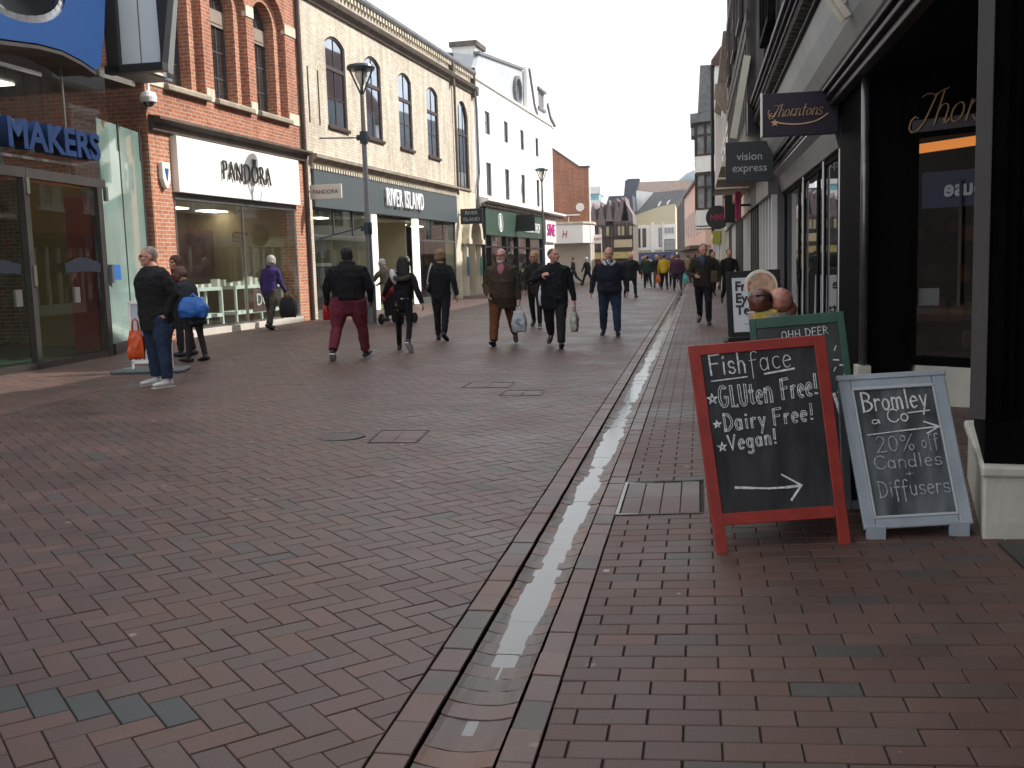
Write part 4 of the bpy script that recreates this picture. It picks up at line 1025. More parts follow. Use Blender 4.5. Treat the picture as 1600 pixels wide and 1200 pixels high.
bx = MB(); random.seed(5)
for k in range(34):
    t = random.uniform(.02, .6); zz = random.choice((.52, .56, .85, 1.15, 1.5, 1.8)); dd = random.uniform(.35, .9)
    p = L(t, dd); bx.box(p[0], p[0]+random.uniform(.05, .12), p[1], p[1]+.08, zz, zz+random.uniform(.08, .2))
bx.build('window_stock', mat('sweet_boxes', '7a4a26', .5, var=.9, scale=3), B)
MB().box(1.88, 2.05, 9.42, 9.44, .95, 1.1).build('window_card', m_whitep, B)
# piers and chrome posts
MB().box(1.44, 1.81, 9.40, 9.95, .1, 2.92).box(1.425, 1.6, 9.5, 11.05, .1, 2.925).build('pier', m_blackp, B)
MB().box(1.355, 1.47, 9.28, 9.5, 0, .44).build('pier_plinth', m_plinth, B)
cp = MB(); cp.tube([(1.41, 9.33, .45), (1.41, 9.33, 3.1)], .036, n=12, cap=False); cp.build('chrome_post', mat('tarnished_steel', (.16, .16, .16), .35, metal=.8, var=.3, scale=4), B, smooth=True)
MB().box(2.4, 8.5, -6, 18.7, 3.9, 4.05).box(2.45, 2.6, -6, 4.9, 0, 4).box(8.3, 8.5, -6, 18.7, 0, 9.5).box(1.6, 8.4, -6.1, -5.9, 0, 9.5).build('party_wall', m_blackp, B)
MB().box(1.5, 8.4, -6, 18.8, -.0, .06).box(1.34, 2.6, -6, 4.9, .06, .085).build('lobby_floor', mat('lobby_floor', (.02, .018, .017), .4, var=.3), B)
MB().box(1.403, 3.4, -6, 9.3, 2.93, 3.05).box(1.403, 1.62, 9.3, 18.8, 2.93, 3.05).build('lobby_ceiling', m_blackp, B)
MB().box(3.2, 3.3, 6.3, 12, 0, 3.9).box(1.6, 3.3, 6.3, 11.9, 3.45, 3.6).build('lobby_wall', m_blackp, B)
# shop head moulding, cove, dentil cornice: all run up the street
pm = MB()
for (xa, xb, za, zb) in ((1.31, 1.40, 2.90, 2.945), (1.27, 1.40, 2.97, 3.01), (1.32, 1.40, 2.945, 2.97), (1.24, 1.40, 3.035, 3.07), (1.29, 1.40, 3.01, 3.035)): pm.box(xa, xb, -6, 18.8, za, zb)
pm.build('head_moulding', m_blk2, B, bevel=.008)
pts = [(1.30, 3.072), (1.245, 3.11), (1.17, 3.24), (1.11, 3.42), (1.07, 3.6)]
cv = MB(); n = len(pts)
vs = [(x, y, z) for y in (-6, 18.8) for x, z in pts+[(1.6, 3.6)]]; n = 6
cv.add(vs, [(i, i+1, i+1+n, i+n) for i in range(4)]+[(0, 5, 4, 3, 2, 1), tuple(range(6, 12)), (4, 5, 11, 10), (5, 0, 6, 11)])
cv.build('coved_fascia', m_cove, B)
co = MB()
for (xa, za, zb) in ((1.07, 3.6, 3.635), (1.03, 3.645, 3.675), (1.10, 3.635, 3.645), (1.05, 3.675, 3.86), (.97, 3.90, 3.945), (1.0, 3.86, 3.9), (.93, 3.955, 3.99), (.98, 3.945, 3.955), (.89, 4.0, 4.06)): co.box(xa, 1.7, -6, 18.8, za, zb)
co.build('cornice', m_blk2, B, bevel=.006)
dn = MB(); y = -5.9
while y < 18.7: dn.prism([(.955, 3.71), (1.05, 3.69), (1.05, 3.85), (.975, 3.85)], y, y+.09); y += .2
dn.build('dentil_course', m_timber, B)
eb = MB(); eb.box(.86, 1.15, 18.6, 18.95, 3.55, 4.1); eb.build('cornice_stop', m_blk2, B)
# upper floors, timber frame
MB().box(1.15, 8.4, -6, 18.8, 4.06, 8.6).build('wall', m_gplast, B)
MB().prism([(.75, 8.55), (.75, 8.7), (4.8, 12.3), (8.6, 8.7), (8.6, 8.55)], -6.2, 14.4).prism([(.9, 8.0), (.9, 8.15), (4.8, 9.4), (8.6, 8.15)], 14.4, 18.8).build('roof', mat('roof_tile', '5a4038', .85, var=.2, bump=.5, bscale=14), B)
tm = MB()
y = -5.8
while y < 18.8: tm.box(1.09, 1.2, y, y+.18, 4.06, 8.5); y += .95
for z in (4.3, 6.2, 6.5, 8.3): tm.box(1.08, 1.2, -6, 18.8, z, z+.2)
tm.build('timber_frame', m_timber, B)
for k, y0 in enumerate((-3, 1.5, 6.1, 10.0, 15.3)):
    f = MB()
    for (a, b_, c, d) in ((y0, y0+.08, 4.75, 6.1), (y0+1.9, y0+1.98, 4.75, 6.1), (y0, y0+1.98, 4.7, 4.8), (y0, y0+1.98, 6.05, 6.15), (y0+.62, y0+.68, 4.75, 6.1), (y0+1.3, y0+1.36, 4.75, 6.1)): f.box(.98, 1.14, a, b_, c, d)
    o = f.build('window', m_blackp, B)
    p = MB(); p.v = []; p.box(1.04-1.3, 1.06-1.3, y0+.05-5, y0+1.95-5, 4.78, 6.08); p.build('pane', m_glassD, o, off=False)
oc = MB(); oc.bar((.98, 12.1, 4.8), (.55, 12.5, 4.8), .04, .05).bar((.98, 12.1, 5.9), (.55, 12.5, 5.9), .04, .05).bar((.55, 12.5, 4.78), (.55, 12.5, 5.92), .05).bar((.98, 12.1, 4.78), (.98, 12.1, 5.92), .05)
oc.build('open_casement', m_blackp, B)
# scrolled bracket below the cornice, close to the camera
t = thing('scrolled_bracket', 'ornate pale scrolled bracket under the dentil cornice near the top', 'bracket', (1.1, 8.5, 3.4))
OFF[t.name] = (1.40, 6.9, 3.2)
sb = MB()
for yy in (6.85, 6.95):
    sb.bar((1.44, yy, 3.02), (1.22, yy, 3.36), .03, .05)
    for c0, c1, r_ in ((1.40, 3.16, .06), (1.30, 3.29, .07)):
        for k in range(14):
            a, b_ = k*.55, (k+1)*.55; q0, q1 = r_*(1-k/18), r_*(1-(k+1)/18)
            sb.bar((c0+q0*cos(a), yy, c1+q0*sin(a)), (c0+q1*cos(b_), yy, c1+q1*sin(b_)), .018, .03)
sb.bar((1.42, 6.9, 3.0), (1.18, 6.9, 3.38), .02, .06)
sb.build('scroll', mat('pale_iron', 'd2cabb', .45, var=.2), t)

# shopfront beyond the pier
B = thing('dark_optician_shopfront', 'narrow black framed shopfront with glossy windows under pale fascia', 'shopfront', (1.5, 11, 0), off=(1.5, 11, 0))
fr = MB()
for yy in (11.06, 11.5, 12.9, 13.5, 15.3, 16.0, 18.5): fr.box(1.485, 1.6, yy, yy+.2, .05, 2.9)
fr.box(1.48, 1.6, 11, 18.8, .05, .35).box(1.48, 1.6, 11, 18.8, 2.45, 2.52)
fr.build('shopfront_frame', m_blackp, B)
MB().box(1.5, 1.52, 11, 18.8, .3, 2.9).build('shop_window', mat('dark_reflective_glass', (.010, .012, .014), .012, var=.3, spec=1.), B)
cp = MB()
for yy in (11.4, 12.84, 15.25): cp.tube([(1.47, yy, .08), (1.47, yy, 2.85)], .016, n=8, cap=False)
cp.split('chrome_trim', m_steel, B)
MB().prism([(1.44, 2.52), (1.60, 2.5), (1.60, 2.9), (1.33, 2.9), (1.30, 2.84), (1.38, 2.76)], 11.3, 18.8).build('fascia', mat('pale_grey_fascia', '77757a', .4, var=.08), B)
MB().box(1.38, 1.6, 18.8, 19.1, 0, 3.0).build('pilaster', m_gplast, B)

def hang_sign(name, label, x0, x1, y, z0, z1, m, wallx=1.5, d=.09):
    t = thing(name, label, 'sign', ((x0+x1)/2, y, z0), off=((x0+x1)/2, y, z0))
    MB().box(x0, x1, y, y+d, z0, z1).build('panel', m, t, bevel=.006)
    MB().bar((x1-.02, y+d/2, (z0+z1)/2), (wallx, y+d/2, (z0+z1)/2), .05).build('bracket', m_blackp, t)
    return t
t = hang_sign('projecting_sign', 'dark purple projecting sign with gold script and a star', .655, 1.40, 11, 2.63, 3.06, mat('sign_purple', '24142c', .4), 1.5)
MB().box(.64, .656, 10.99, 11.1, 2.63, 3.07).build('edge_trim', m_whitep, t)
b = MB(); script(b, 'Thorntons', Vector((.735, 10.985, 2.825)), Vector((1, 0, 0)), .118, .0058); b.build('lettering', mat('letter_cream', 'd9b487', .45), t)
sw = MB()
for k in range(18):
    a, b_ = k/18, (k+1)/18
    f = lambda q: (.80+.50*q, 10.99, 2.765-.035*sin(pi*q*.9)+.05*q*q+.03*max(0, q-.8)*5)
    sw.bar(f(a), f(b_), .008, .012)
sp_ = [(.775+(.042 if k % 2 == 0 else .018)*sin(k*pi/5), 2.765+(.042 if k % 2 == 0 else .018)*cos(k*pi/5)) for k in range(10)]
sw.prism(sp_, 10.985, 10.998)
for k in range(10):
    a, b_ = 2.2+k*.42, 2.2+(k+1)*.42
    sw.bar((.745+.035*cos(a), 10.99, 2.865+.035*sin(a)), (.745+.035*cos(b_), 10.99, 2.865+.035*sin(b_)), .006, .008)
sw.build('star_swash', MATS['letter_cream'], t)
t = hang_sign('projecting_sign', 'dark square projecting sign with pale lower case lettering on two lines', .465, 1.25, 18, 2.67, 3.34, mat('sign_charcoal', '2b2d31', .45), 1.5)
text('lettering', 'vision', mat('letter_silver', 'b4b2b6', .5), t, (.86, 17.99, 3.09), .185, ext=.004, off=.001)
text('lettering', 'express', MATS['letter_silver'], t, (.86, 17.99, 2.90), .185, ext=.004, off=.001)
t = thing('round_sign', 'round black projecting sign with red lettering', 'sign', (.77, 42, 3.0))
v_, f_ = slab_data([(.47*cos(2*pi*k/32), .47*sin(2*pi*k/32)) for k in range(32)], [], 0, .1)
b = MB(); b.add(v_, f_); b.build('panel', mat('sign_round_black', '141416', .4), t)
text('lettering', 'HMV', mat('letter_redneon', 'b42a40', .5), t, (0, -.01, 0), .34, ext=.005, sx=.9, shear=.15, off=.004)
MB().bar((.4, .05, 0), (.95, .05, 0), .06).build('bracket', m_blackp, t)
t = hang_sign('projecting_sign', 'small yellow green projecting sign below the round black one', .60, .98, 45, 2.0, 2.55, mat('sign_lime', 'a9a93c', .5), 1.2)
t = hang_sign('projecting_sign', 'tall narrow pink projecting sign between dark shopfronts', .86, 1.0, 25, 2.3, 2.95, mat('sign_pink', 'c0305c', .5), 1.3)
t = hang_sign('projecting_sign', 'pointed black projecting sign right of the round one', .80, 1.12, 32, 2.45, 3.3, m_blk2, 1.3)

# tall grey timbered building
B = right('grey_timbered_building', 'tall grey weathered timber framed building overhanging the right footway', 'building', .92, 18.95, -.2)
MB().box(0, 11, -6, 0, 3.6, 10.2).build('wall', mat('grey_timber_wall', '77706e', .85, var=.15, stain=.3), B)
tm = MB()
k = 0
while k < 11: tm.box(k, k+.16, -.1, .06, 3.6, 10.1); k += .8
for z in (3.6, 5.2, 5.5, 7.6, 9.8): tm.box(0, 11, -.1, .07, z, z+.2)
tm.build('timber_frame', mat('silver_timber', '5c5553', .8, var=.25), B)
for x in (1.2, 4.2, 7.4):
    for z in (5.8, 8.0): win(B, x, x+1.6, z, z+1.4, .08, cols=3, bars=(.5,), frame=m_dkframe)
MB().prismx([(.35, 10.1), (.35, 10.25), (-3, 12.6), (-6.2, 10.1)], -.3, 11.2).build('roof', MATS['roof_tile'], B)
# white barge boards and gablets above the shopfronts
wb_ = MB()
for x in (.3, 3.4, 6.5):
    wb_.prismx([(.35, 3.2), (-.2, 3.2), (-.2, 4.1)], x, x+.12)
    wb_.prismx([(.5, 3.05), (-.3, 3.05), (-.3, 3.2), (.4, 3.2)], x, x+2.6)
wb_.bar((-.05, .3, 3.5), (-.05, .05, 4.9), .1, .12)
wb_.build('barge_board', m_cream2, B)
def shopfront(B, x0, x1, y, m_f, m_fr, n=4, zf=(2.5, 3.05), fasc=.12):
    fr = MB()
    for k in range(n+1): xx = x0+(x1-x0-.14)*k/n; fr.box(xx, xx+.14, y-.1, y+.05, .05, zf[0])
    fr.box(x0, x1, y-.1, y+.03, .05, .45)
    fr.build('shopfront_frame', m_fr, B)
    MB().box(x0, x1, y-.06, y-.04, .4, zf[0]).build('shop_window', m_glassD, B)
    MB().box(x0, x1, y-.1, y+fasc, *zf).build('fascia', m_f, B, bevel=.01)
MB().box(0, 11, -6, -.5, 0, 3.6).build('ground_floor', m_blackp, B)
shopfront(B, 0, 3.6, -.42, MATS['pale_grey_fascia'], m_whitep, 4)
shopfront(B, 3.7, 7.2, -.42, m_blk2, m_greyframe, 4)
shopfront(B, 7.3, 11, -.42, m_cream2, m_whitep, 4)

B = right('brick_gabled_building', 'narrow red brick building with white window surrounds and moulded cornice', 'building', 1.02, 30, 0)
MB().box(0, 15, -6, 0, 3.0, 7.7).build('wall', brickmat('rose_brick', '9a5a48', '8a4c3e', 'a89888'), B)
MB().prismx([(.05, 7.7), (-3, 10), (-6, 7.7)], 0, 15).build('roof', m_slate, B)
for x in (1.0, 4.2, 7.4, 10.6):
    for z in (3.9, 5.6):
        win(B, x, x+1.5, z, z+1.25, .02, cols=2, bars=(.5,), frame=m_whitep)
        MB().box(x-.12, x+1.62, 0, .09, z-.14, z-.02).box(x-.12, x+1.62, 0, .08, z+1.27, z+1.42).build('window_surround', m_whitep, B)
q = MB().prismx([(0, 6.1), (.3, 6.5), (.45, 6.75), (.45, 6.95), (0, 7.0)], 4.4, 6.2); q.prismx([(0, 7.3), (.3, 7.5), (.3, 7.65), (0, 7.7)], 0, 15)
q.build('cornice', m_stone, B)
MB().box(0, 15, -6, -.3, 0, 3).build('ground_floor', m_blk2, B)
for k in range(4): shopfront(B, .1+3.7*k, 3.7+3.7*k, -.2, [m_cream2, m_blk2, MATS['notice_2c5f88'], m_cream2][k], [m_greyframe, m_whitep, m_greyframe, m_whitep][k], 4)

B = right('white_bayed_building', 'white rendered building with stacked dark framed bay windows and flat bay roofs', 'building', .74, 45, 0)
MB().box(0, 13, -6, 0, 2.9, 9.5).build('wall', m_white, B)
MB().prismx([(.15, 9.4), (.15, 9.6), (-3, 13.9), (-6, 9.4)], -.1, 13).build('roof', MATS['roof_tile'], B)
MB().prismx([(.72, 7.75), (.60, 9.75), (-.2, 9.75), (-.2, 7.75)], 1.7, 9).build('tile_hung_gable', m_slate, B)
MB().tube([(.1, .12, 2.5), (.1, .12, 9.4)], .07, n=8).build('drainpipe', m_blk2, B)
for x in (1.6, 6.4):
    for z0, z1 in ((3.55, 5.15), (5.9, 7.35)):
        b_ = MB(); b_.prismz([(x, 0), (x+.5, .85), (x+2.1, .85), (x+2.6, 0)], z0-.7, z0).build('bay_apron', m_white, B)
        MB().prismz([(x+.05, 0), (x+.54, .80), (x+2.06, .80), (x+2.55, 0)], z0, z1).build('bay_glazing', m_glassL, B)
        f = MB()
        cn = [(x+.02, .02), (x+.52, .83), (x+1.3, .83), (x+2.08, .83), (x+2.58, .02)]
        mid = [((cn[0][0]+cn[1][0])/2, (cn[0][1]+cn[1][1])/2), ((cn[3][0]+cn[4][0])/2, (cn[3][1]+cn[4][1])/2)]
        for c in cn+mid: f.bar((*c, z0), (*c, z1), .09)
        for a, c in zip(cn, cn[1:]):
            for z in (z0+.04, z0+(z1-z0)*.62, z1-.04): f.bar((*a, z), (*c, z), .09, .08)
        f.build('bay_frame', m_dkframe, B)
    MB().prismz([(x-.15, 0), (x+.4, 1.05), (x+2.2, 1.05), (x+2.75, 0)], 7.35, 7.75).build('bay_roof', m_lead, B)
MB().box(0, 13, -6, -.2, 0, 2.9).build('ground_floor', m_cream2, B)
for k in range(3): shopfront(B, .1+4.3*k, 4.2+4.3*k, -.1, [m_cream2, m_grn, m_cream2][k], m_whitep, 4, zf=(2.4, 2.9))

# ---- the far end of the street
B = thing('pink_rendered_row', 'pale pink rendered building with steep slate roofs where the street bends', 'building', (.4, 60, 0), rotz=pi/2+R(3.2))
MB().box(0, 27, -6, 0, 1.9, 6.4).build('wall', mat('pink_render', 'e2c4b4', .8, var=.05), B)
MB().prismx([(.2, 6.3), (.2, 6.45), (-2.4, 9.6), (-5, 12.2), (-9, 6.3)], -.2, 27).build('roof', m_slate, B)
for x in (1, 4.4, 8, 12, 16, 20, 24):
    win(B, x, x+1.1, 3.0, 4.6, .02, cols=2, bars=(.5,), frame=m_whitep)
MB().prismx([(0, 6.4), (.1, 6.9), (.1, 7.6), (-2, 7.6)], 6, 9).build('dormer', m_whitep, B)
MB().box(2, 5, -.5, .12, 4.4, 7.0).prism([(1.8, 7.0), (3.5, 8.2), (5.2, 7.0)], -2.5, .2).build('brown_gable', mat('brown_timber', '6e4a40', .8, var=.2), B)
MB().box(0, 27, -6, -.2, 0, 1.9).build('ground_floor', m_blk2, B)
MB().box(0, 27, -.3, .9, 1.95, 2.15).build('canopy', mat('canopy_brown', '5c5048', .6, var=.3), B)
MB().box(0, 27, -.2, .15, 1.5, 1.95).build('fascia', mat('fascia_sand', '9c8a70', .6, var=.4, scale=.6), B)

B = thing('cream_far_building', 'cream and white two storey building closing the end of the street', 'building', (-4.5, 110, 0), off=(-4.5, 110, 0))
MB().prism([(-6.6, 0), (-2.35, 0), (-2.35, 7.15), (-4.0, 6.9), (-6.55, 6.1)], 110, 118).build('wall', mat('far_cream', 'cbc4a6', .8, var=.05), B)
MB().box(-6.62, -2.3, 109.9, 110.0, 2.4, 5.05).build('white_band', m_white, B)
MB().prism([(-6.7, 6.05), (-4.0, 6.85), (-2.3, 7.1), (-1.2, 8.6), (-4.6, 8.4)], 110.2, 119).build('roof', m_slate, B)
MB().prism([(-6.5, 6.2), (-4.9, 6.7), (-3.9, 8.4), (-6.5, 8.8)], 112, 113).build('white_gable', m_white, B)
sb = MB(); sb.bar((-4.1, 109.9, 6.95), (-3.3, 111, 8.5), .18, .1).bar((-3.2, 109.9, 7.1), (-2.3, 111, 8.5), .18, .1).build('roof_stripe', m_whitep, B)
for x0, x1 in ((-6.35, -6.0), (-5.8, -5.4), (-4.1, -3.7)): win(B, x0, x1, 2.7, 4.7, 109.85, cols=1, bars=(.5,), frame=m_greyframe)
win(B, -3.55, -2.45, 4.0, 4.75, 109.85, cols=3, bars=(), frame=m_whitep)
win(B, -3.5, -2.45, 2.3, 3.5, 109.85, cols=4, bars=(.5,), frame=m_greyframe)
MB().box(-4.9, -4.55, 109.75, 109.95, 2.2, 5.3).box(-3.72, -3.6, 109.7, 109.95, 2.2, 5.3).build('pilaster', m_whitep, B)
MB().box(-6.6, -2.3, 109.4, 110, 1.45, 2.15).build('blue_fascia', mat('far_blue', '38426e', .5, var=.3), B)
MB().box(-6.5, -2.4, 109.7, 110, .1, 1.45).build('shop_window', mat('far_shop', '6b5a44', .5, var=.8, scale=1.2), B)
B = thing('large_roofed_building', 'brown roofed building rising behind the far cream building', 'building', (-5, 122, 0), off=(-5, 122, 0))
MB().box(-8.3, 4, 123, 132, 0, 9.2).build('wall', m_gplast, B)
MB().prismx([(122, 9.0), (126, 10.7), (132, 10.7), (132, 9)], -8.3, 1).build('roof', mat('brown_roof', '6e5e56', .85, var=.2, stain=.3), B)
MB().prism([(-8.6, 7.2), (-8.25, 10.5), (-7.9, 10.72), (-6.6, 10.7), (-7.2, 8.2), (-7.2, 7.2)], 120.5, 122.4).box(-8.4, -7.2, 120.2, 122, 0, 7.2).build('tower_corner', mat('blue_slate', '4c525e', .7, var=.2), B)
B = thing('domed_building', 'grey ribbed dome showing above the far roofs', 'building', (-.2, 128, 0), off=(-.2, 128, 0))
MB().lathe([(3.3, 7), (3.3, 8.6), (3.0, 9.6), (2.3, 10.7), (1.2, 11.6), (.15, 12.0), (.05, 12.6)], (-.2, 128, 0), n=24).build('dome', mat('dome_grey', '7c888e', .45, var=.1), B, smooth=True)
MB().lathe([(3.4, 0), (3.4, 7.05)], (-.2, 128, 0), n=24).build('drum', m_gplast, B)

B = thing('dark_gabled_building', 'dark timbered building with a row of steep tiled gables in the distance', 'building', (-8, 95, 0), off=(-8, 95, 0))
MB().box(-14, -5.95, 95, 105, 0, 5.0).build('wall', mat('dark_tudor', '5a5048', .8, var=.25), B)
g_ = MB(); k = -11.5
for i in range(7):
    x = -10.9+i*.72; g_.prism([(x-.42, 4.6), (x, 6.5+.12*i), (x+.42, 4.6)], 94.6+.1*i, 101)
g_.prism([(-7.4, 4.7), (-6.9, 7.2), (-5.9, 5.6), (-5.85, 4.7)], 95.2, 101)
g_.prism([(-12, 5), (-7.7, 7.0), (-7.2, 6.6), (-5.9, 5.2)], 97, 103)
g_.build('gable_roof', mat('purple_tile', '76696a', .85, var=.2, bump=.3), B)
tm = MB()
for i in range(12): x = -9.8+i*.35; tm.box(x, x+.1, 94.85, 95, 2.3, 4.8)
tm.box(-10, -5.9, 94.8, 95, 3.5, 3.65).box(-10, -5.9, 94.7, 95, 2.3, 2.5)
tm.build('timber_frame', m_timber, B)
pn = MB()
for i in (2, 4, 7, 8, 10): x = -9.8+i*.35; pn.box(x+.1, x+.35, 94.9, 95, 3.7, 4.5)
pn.box(-7.6, -5.95, 94.8, 94.95, 2.6, 3.3); pn.build('plaster_panel', mat('buff_plaster', 'b5a888', .8, var=.1), B)
MB().box(-10, -5.9, 94.3, 94.9, 1.6, 2.2).build('fascia', mat('far_ochre', 'a89a62', .6, var=.3), B)
MB().box(-10, -5.9, 94.7, 94.95, .1, 1.6).build('shop_window', mat('far_dark', '2c2624', .5, var=.6), B)
B = thing('glass_tower', 'pale blue glass office tower peeping over the dark gables', 'building', (-17, 150, 0), off=(-17, 150, 0))
tw = MB()
for k in range(7): tw.box(-20, -13.9, 150, 158, k*1.9-.3, k*1.9+.7)
tw.build('floor_band', m_whitep, B); MB().box(-19.8, -14.1, 150.2, 157.8, 0, 12).build('glazing', mat('teal_glass', '6fb4bc', .15, var=.15), B)
MB().box(-13.95, -13.8, 149.9, 150.2, 0, 12.4).build('column', m_whitep, B)
B = thing('timbered_link_building', 'half timbered building with white panels between the gables and the cream building', 'building', (-6.9, 107, 0), off=(-6.9, 107, 0))
MB().box(-9.5, -6.62, 107, 116, 0, 6.4).build('wall', mat('link_plaster', 'c9c2ae', .8, var=.1), B)
tm = MB()
for x in (-7.9, -7.5, -7.1, -6.75): tm.box(x, x+.14, 106.9, 107, 2.2, 6.4)
for z in (2.3, 4.2, 6.2): tm.box(-8.2, -6.62, 106.9, 107, z, z+.15)
tm.build('timber_frame', m_timber, B); MB().prism([(-9.6, 6.3), (-6.5, 6.3), (-6.6, 8.0), (-9.0, 8.0)], 106.8, 116).build('roof', MATS['blue_slate'], B)
# closing row further back so that no gap opens on the horizon
B = thing('distant_terrace', 'low distant terrace closing the horizon behind the far buildings', 'building', (0, 170, 0))
MB().box(-60, 60, 0, 8, 0, 5.6).build('wall', m_gplast, B); MB().prismx([(-.3, 5.6), (4, 7.4), (8.3, 5.6)], -60, 60).build('roof', m_slate, B)

# ---- street lamps
def lamp(label, x, y, banner=False):
    t = thing('street_lamp', label, 'street lamp', (x, y, gz(x)), group='street lamps on the left pavement')
    MB().lathe([(.11, 0), (.115, .9), (.1, .95), (.085, 1.0), (.07, 2.6), (.068, 2.62)], n=16).lathe([(.066, 2.6), (.055, 4.4), (.045, 5.35), (.03, 5.4)], n=16).build('pole', mat('lamp_grey', '6c6d70', .4, metal=.3), t)
    h = MB(); h.lathe([(.32, 5.93), (.335, 5.98), (.31, 6.03), (.12, 6.08), (.01, 6.09)], n=28); h.lathe([(.01, 5.90), (.30, 5.93)], n=28)
    h.build('lamp_canopy', mat('lamp_dark', '34404a', .35, metal=.3), t, smooth=False)
    a = MB()
    for k in range(4): q = k*pi/2+.5; a.bar((.02*cos(q), .02*sin(q), 5.36), (.27*cos(q), .27*sin(q), 5.94), .035)
    a.lathe([(.03, 5.3), (.055, 5.42), (.03, 5.5)], n=12); a.build('lamp_arm', MATS['lamp_dark'], t)
    MB().lathe([(.03, 5.55), (.14, 5.78), (.15, 5.9), (.02, 5.91)], n=20).build('lamp_diffuser', mat('lamp_lens', 'e8e2d2', .25), t, smooth=True)
    if banner:
        c = MB()
        for z in (4.38, 2.26): c.lathe([(.1, z-.14), (.1, z+.14)], n=10); c.bar((-.06, -.02, z), (-.16, -.02, z+.0), .12, .12)
        c.bar((-.1, 0, 4.38), (-1.1, 0, 4.42), .03).bar((-.1, 0, 2.3), (-1.2, -.1, 2.05), .03)
        c.build('banner_arm', MATS['lamp_dark'], t)
    return t
lamp('grey street lamp with banner arms in front of the cream brick building', -7.74, 23.67, True)
lamp('farther grey street lamp in front of the white building', -7.75, 52)
# ------------------------------------------------------------------ chalkboards and pavement signs
class Board:
    def __init__(s, TL, TR, BL, BR):
        s.c = [Vector(q) for q in (TL, TR, BL, BR)]
        s.n = (s.c[1]-s.c[0]).cross(s.c[2]-s.c[0]).normalized(); s.W = (s.c[1]-s.c[0]).length; s.H = (s.c[2]-s.c[0]).length
        if s.n.y > 0: s.n = -s.n
    def P(s, u, v, d=0):
        a, b, c, e = s.c; return (a*(1-u)+b*u)*(1-v)+(c*(1-u)+e*u)*v+s.n*d
    def block(s, mb, u0, u1, v0, v1, d0, d1):
        vs = [s.P(u, v, d) for d in (d0, d1) for v in (v0, v1) for u in (u0, u1)]
        mb.add(vs, [(0, 2, 3, 1), (4, 5, 7, 6), (0, 1, 5, 4), (2, 6, 7, 3), (0, 4, 6, 2), (1, 3, 7, 5)]); return mb
    def stroke(s, mb, pts, w, d=.002):
        pts = [s.P(u+random.uniform(-.002, .002), v+random.uniform(-.0012, .0012), d) for u, v in pts]
        for a, b in zip(pts, pts[1:]):
            if (b-a).length < 1e-4: continue
            e = (b-a).normalized()*w*.45
            mb.bar(a-e, b+e, w*random.uniform(.75, 1.2), .0015, up=s.n)
    def write(s, mb, txt, u0, v0, u1, v1, cap, w, double=0):
        gp = .2 if double else .1; tot = sum(G[c][0]+gp for c in txt)-gp; x = 0; cv = cap
        for c in txt:
            gw, st = G[c]; j = random.uniform(-.012, .012)
            for pl in st:
                pts = []
                for (gx, gy) in pl:
                    q = (x+gx)/tot; pts.append((u0+(u1-u0)*q, v0+(v1-v0)*q-gy*cv*(1+j)+j*cv))
                if double:
                    # bubble letters: an outline each side of the stroke
                    P2 = [(p[0]*s.W, p[1]*s.H) for p in pts]; L = []; Rr = []
                    for i in range(len(P2)):
                        a = P2[max(i-1, 0)]; b = P2[min(i+1, len(P2)-1)]; dx, dy = b[0]-a[0], b[1]-a[1]; l = hypot(dx, dy) or 1
                        ex = (-dy/l*double, dx/l*double); L.append(((P2[i][0]+ex[0])/s.W, (P2[i][1]+ex[1])/s.H)); Rr.append(((P2[i][0]-ex[0])/s.W, (P2[i][1]-ex[1])/s.H))
                    s.stroke(mb, L+Rr[::-1]+[L[0]], w)
                else: s.stroke(mb, pts, w)
            x += gw+gp
def star(b, mb, u, v, r, w):
    k = [(u+r*sin(q*4*pi/5)/b.W, v-r*cos(q*4*pi/5)/b.H) for q in range(6)]; b.stroke(mb, k, w)
m_chalk = mat('chalk', (.62, .63, .64), .9, var=.35, scale=60)
m_chalk2 = mat('faint_chalk', (.33, .35, .37), .9, var=.4, scale=50)
m_board = mat('chalkboard_black', (.012, .012, .014), .55, var=.5, scale=5)
def smudgy(name, c0, c1):
    m_, t_, b_ = newmat(name); tc = t_.nodes.new('ShaderNodeTexCoord'); mp = t_.nodes.new('ShaderNodeMapping'); mp.inputs['Scale'].default_value = (9, 3, 2.2)
    n = t_.nodes.new('ShaderNodeTexNoise'); n.inputs['Scale'].default_value = 1.4; n.inputs['Detail'].default_value = 8
    r = t_.nodes.new('ShaderNodeValToRGB'); r.color_ramp.elements[0].position = .35; r.color_ramp.elements[1].position = .75
    r.color_ramp.elements[0].color = lin(c0); r.color_ramp.elements[1].color = lin(c1)
    t_.links.new(tc.outputs['Object'], mp.inputs[0]); t_.links.new(mp.outputs[0], n.inputs['Vector']); t_.links.new(n.outputs['Fac'], r.inputs[0]); t_.links.new(r.outputs[0], b_.inputs['Base Color'])
    b_.inputs['Roughness'].default_value = .7; return m_
